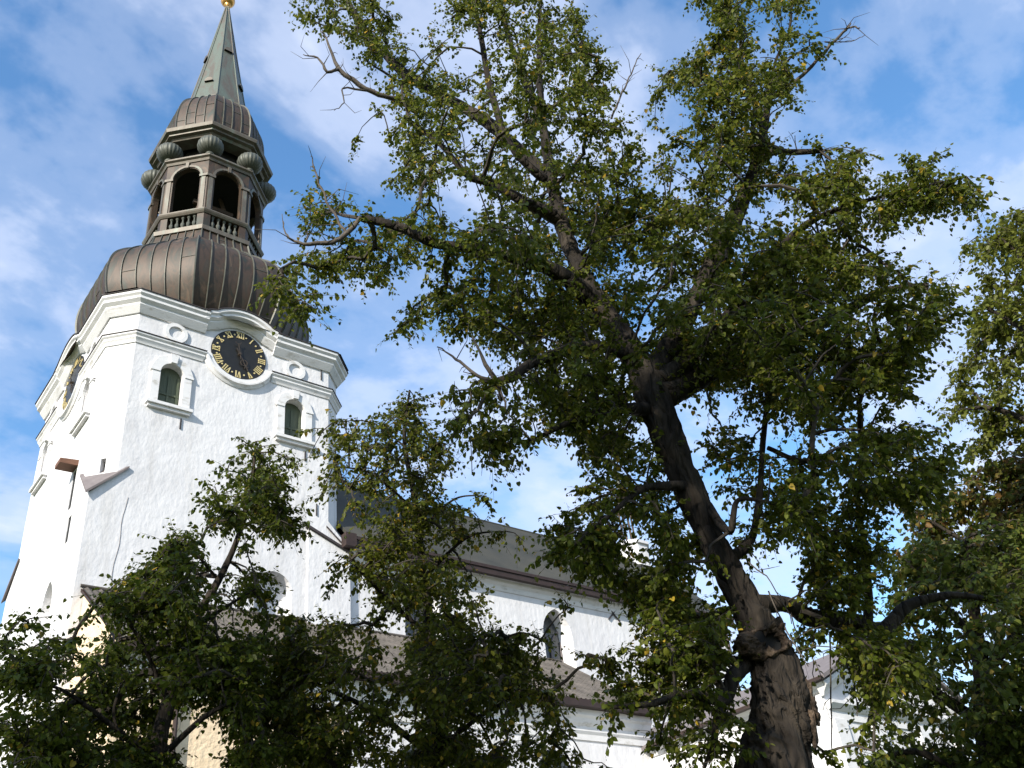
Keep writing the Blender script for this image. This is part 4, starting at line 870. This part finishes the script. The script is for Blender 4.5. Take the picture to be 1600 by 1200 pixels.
la = [[(x_, y_, h_, r_*(.8 if i_ == 0 else .52)) for x_, y_, h_, r_ in q_] for i_, q_ in enumerate(la)]
tree('broadleaf_tree', 'young dark green tree in front of the tower with one tall leafy top shoot', (at(225, 1560, 9.6).x, at(225, 1560, 9.6).y, 0), la,
     [Z([(150, 912), (215, 882), (300, 915), (335, 945), (330, 975), (200, 965), (150, 950)], 34, 9.5, .6, (), .2, 8), Z(PA, 500, 9.6, 1.3, HA, .5), Z([(0, 990), (18, 990), (10, 1010), (0, 1015)], 5, 9, .2, (), 0), Z([(30, 968), (62, 965), (60, 978), (32, 980)], 4, 9.2, .2, (), 0), Z([(100, 1000), (420, 960), (420, 1200), (100, 1200)], 340, 9.8, 1.2, HA, .4), Z([(0, 1020), (110, 1000), (100, 1210), (0, 1210)], 100, 9.2, .7, HA, .4)], LFA, 42, .046, .165, barkamp=.08)
# --- middle tree in front of the nave
PB = [(640, 585), (660, 600), (672, 632), (690, 660), (680, 672), (702, 690), (740, 700), (716, 714), (707, 734), (675, 744), (704, 742), (691, 762), (727, 769), (769, 756), (769, 795), (740, 814), (805, 811), (818, 853), (789, 842), (763, 863), (720, 863), (772, 882), (798, 915), (782, 941), (766, 947), (779, 960), (805, 977), (844, 990), (854, 1012), (837, 1029), (867, 1061), (886, 1081), (867, 1105), (910, 1115), (945, 1137), (940, 1160), (960, 1210), (395, 1210), (410, 1100), (400, 1040), (425, 990), (455, 949), (478, 962), (512, 970), (480, 920), (506, 899), (506, 878), (548, 860), (545, 834), (529, 827), (532, 801), (490, 777), (518, 776), (487, 772), (504, 751), (477, 714), (500, 705), (474, 674), (504, 640), (521, 655), (556, 655), (560, 640), (575, 622), (600, 626)]
HB = [([(520, 905), (560, 890), (560, 960), (525, 960)], .3), ([(605, 975), (635, 970), (632, 995), (610, 998)], .05), ([(560, 995), (620, 1000), (625, 1050), (570, 1045)], .35), ([(620, 1130), (650, 1125), (650, 1150), (620, 1150)], .15), ([(545, 1140), (600, 1130), (600, 1200), (540, 1200)], .4), ([(715, 1120), (790, 1110), (860, 1150), (740, 1150)], .3), ([(780, 965), (800, 985), (740, 960)], .3), ([(430, 880), (505, 870), (500, 940), (440, 940)], .1), ([(700, 820), (770, 825), (760, 860), (700, 850)], .4), ([(490, 1070), (560, 1075), (555, 1092), (490, 1088)], .2), ([(800, 1150), (940, 1140), (950, 1210), (800, 1210)], .4)]
lb = [[(690, 1560, 10.5, 27), (688, 1330, 10.5, 22), (686, 1180, 10.5, 15), (682, 1080, 10.5, 12), (672, 980, 10.5, 10), (660, 880, 10.5, 8), (648, 780, 10.5, 6), (632, 690, 10.5, 4), (640, 610, 10.5, 2)],
      [(683, 1090, 10.5, 9), (750, 1020, 10.2, 6), (810, 990, 10, 4), (845, 1000, 10, 2)], [(676, 1000, 10.5, 8), (610, 940, 10.2, 6), (570, 900, 10, 4), (548, 875, 10, 2)], [(665, 900, 10.5, 6), (730, 840, 10.3, 4), (790, 830, 10.2, 2)],
      [(650, 800, 10.5, 5), (580, 740, 10.3, 3.5), (520, 730, 10.2, 2)], [(655, 830, 10.5, 4), (710, 780, 10.4, 3), (760, 775, 10.3, 1.5)], [(640, 720, 10.5, 3), (690, 690, 10.4, 2)], [(686, 1190, 10.5, 11), (580, 1110, 10.1, 8), (480, 1060, 9.8, 6), (430, 1010, 9.7, 3)],
      [(686, 1170, 10.5, 9), (780, 1100, 10.2, 6), (860, 1080, 10, 4)], [(688, 1300, 10.5, 12), (560, 1220, 10, 8), (470, 1160, 9.8, 4)], [(635, 700, 10.5, 3), (580, 660, 10.4, 2), (520, 660, 10.3, 1.4)]]
lb = [[(x_, y_, h_, r_*(.8 if i_ == 0 else .52)) for x_, y_, h_, r_ in q_] for i_, q_ in enumerate(lb)]
tree('broadleaf_tree', 'bushy green tree flecked with yellow leaves standing before the nave roof', (at(690, 1560, 10.5).x, at(690, 1560, 10.5).y, 0), lb,
     [Z(PB, 390, 10.5, 1.5, HB, .52), Z([(420, 960), (780, 950), (870, 1060), (900, 1210), (400, 1210)], 520, 10.5, 1.4, HB, .46), Z([(560, 800), (700, 760), (760, 870), (740, 960), (560, 930)], 80, 10.5, 1.2, (), .45), Z([(520, 665), (600, 640), (645, 595), (690, 655), (715, 720), (700, 800), (560, 810), (500, 765)], 80, 10.5, .8, (), .45), Z([(912, 1022), (940, 1020), (975, 1028), (968, 1050), (930, 1060), (905, 1048)], 10, 9.8, .2, (), 0), Z([(878, 932), (892, 940), (885, 965)], 2, 9.8, .1, (), 0)], LFB, 40, .046, .17, barkamp=.08)
# --- trees beyond on the right
PC = [(1530, 363), (1556, 341), (1640, 300), (1720, 235), (1820, 290), (1900, 430), (1920, 600), (1840, 740), (1700, 760), (1650, 705), (1600, 690), (1552, 692), (1537, 712), (1512, 710), (1522, 682), (1532, 667), (1512, 657), (1487, 662), (1467, 646), (1500, 625), (1482, 615), (1472, 600), (1500, 560), (1512, 525), (1499, 490), (1512, 437), (1495, 400), (1499, 372)]
HC = [([(1540, 400), (1580, 395), (1560, 440)], .4), ([(1490, 400), (1530, 400), (1530, 470), (1500, 470)], .5)]
lc = [[(1760, 1500, 22, 30), (1740, 1100, 22, 26), (1720, 800, 22, 20), (1700, 600, 22, 14), (1680, 450, 22, 8), (1660, 340, 22, 4)], [(1715, 760, 22, 10), (1640, 680, 21.5, 6), (1560, 640, 21.1, 4), (1500, 640, 21, 2)], [(1700, 600, 22, 8), (1620, 530, 21.3, 5), (1540, 480, 21.1, 3)], [(1690, 500, 22, 6), (1620, 420, 21.5, 4), (1560, 370, 21.2, 2)], [(1725, 820, 22, 10), (1800, 700, 22.4, 6), (1860, 600, 22.6, 3)], [(1700, 600, 22, 8), (1770, 480, 22.3, 5), (1830, 400, 22.5, 2)]]
tree('maple_tree', 'tall yellow-green tree beyond the lime at the upper right edge', (at(1760, 1500, 22).x, at(1760, 1500, 22).y, 0), lc, [Z(PC, 900, 22, 2.6, HC, .4, 5)], LFC, 36, .10, .33, r_tip=.006)
PD = [(1417, 787), (1440, 797), (1468, 785), (1500, 760), (1512, 738), (1545, 714), (1600, 690), (1660, 680), (1740, 730), (1800, 850), (1780, 960), (1660, 960), (1480, 920), (1400, 885), (1400, 860), (1437, 850), (1422, 815)]
ld = [[(1660, 1500, 25, 26), (1650, 1200, 25, 20), (1640, 1000, 25, 14), (1625, 860, 25, 9), (1610, 740, 25, 4)], [(1640, 960, 25, 8), (1560, 880, 24.4, 5), (1480, 830, 24.2, 3), (1430, 800, 24, 1.5)], [(1630, 880, 25, 6), (1560, 800, 24.5, 3), (1520, 750, 24.4, 1.5)]]
tree('maple_tree', 'tree turning brown and orange behind the right end of the lime', (at(1660, 1500, 25).x, at(1660, 1500, 25).y, 0), ld, [Z(PD, 640, 25, 2.6, [([(1440, 810), (1500, 790), (1510, 830), (1450, 845)], .55)], .36, 3)], LFD, 30, .125, .33, r_tip=.007)
PE = [(1400, 865), (1440, 845), (1500, 830), (1640, 790), (1730, 860), (1790, 1020), (1780, 1220), (1380, 1220), (1345, 1175), (1400, 1120), (1340, 1085), (1330, 1010), (1385, 960)]
HE = HRH[:1]+[([(1415, 1072), (1440, 1072), (1436, 1088), (1418, 1085)], 0), ([(1400, 1110), (1450, 1120), (1440, 1150), (1390, 1150)], .35), ([(1460, 920), (1560, 930), (1540, 990), (1450, 990)], .55)]
le = [[(1570, 1560, 18, 30), (1560, 1300, 18, 26), (1545, 1150, 18, 18), (1530, 1020, 18, 12), (1515, 900, 18, 6), (1510, 840, 18, 3)], [(1545, 1140, 18, 10), (1460, 1080, 17.5, 7), (1390, 1040, 17.2, 4)], [(1535, 1060, 18, 8), (1610, 960, 17.6, 5)], [(1528, 1000, 18, 7), (1460, 930, 17.6, 4), (1420, 880, 17.5, 2)], [(1550, 1180, 18, 9), (1630, 1120, 17.5, 5)], [(1556, 1260, 18, 10), (1450, 1180, 17.3, 6), (1390, 1180, 17.2, 3)]]
tree('broadleaf_tree', 'dense bright green tree filling the lower right corner beside the lime trunk', (at(1570, 1560, 18).x, at(1570, 1560, 18).y, 0), le, [Z(PE, 820, 18, 2.6, HE, .42, 5)], LFE, 32, .10, .31, r_tip=.005)

# --- unseen trees added behind the viewpoint on the sunny side to shade the lower boughs and the trunk
def shadetree(x, y, h, r, label, seed, n=420, gaps=(), lsz=.13):
    random.seed(seed)
    L_ = [[(x, y, -.2, .42), (x+.2, y, h*.3, .3), (x, y+.2, h*.6, .18), (x+.1, y, h*.93, .04)]]
    for k in range(9):
        a = k*2.4+seed; z0 = h*(.22+.065*k); rr = r*.8*(1-.05*k)
        L_.append([(x, y, z0, .13), (x+rr*.5*math.cos(a), y+rr*.5*math.sin(a), z0+.9, .08), (x+rr*math.cos(a), y+rr*math.sin(a), z0+1.6, .03)])
    A = []
    while len(A) < n:
        p = Vector((random.uniform(-1, 1), random.uniform(-1, 1), random.uniform(-1, 1)))
        if p.length > 1 or p.length < .25: continue
        w = Vector((x+p.x*r, y+p.y*r, h*.56+p.z*h*.44))
        if mnoise.noise(w*.6) < -.16: continue
        if any(((w-g_)-sd*(w-g_).dot(sd)).length < r_ for g_, r_ in gaps): continue
        A.append(w)
    rt_, _ = tree('shade_tree', label, (x, y, 0), L_, A, LFE, 30, lsz, .34, world=True, barkamp=.06, r_tip=.006); rt_['group'] = 'unseen shade trees added behind the viewpoint'
SUN_GAP = [(at(1228, 1095, 8.75), 1.25), (at(1200, 1010, 8.75), 1.0)]  # crown openings shaped along the sun ray so light reaches the trunk
shadetree(-14, 1.2, 16.3, 4.9, 'broad unseen tree added farther left behind the viewpoint to cast shade', 3, 900, SUN_GAP)
shadetree(-8.4, -1.6, 17.4, 4.6, 'taller unseen tree added close behind the viewpoint to cast shade', 5, 1150, SUN_GAP)
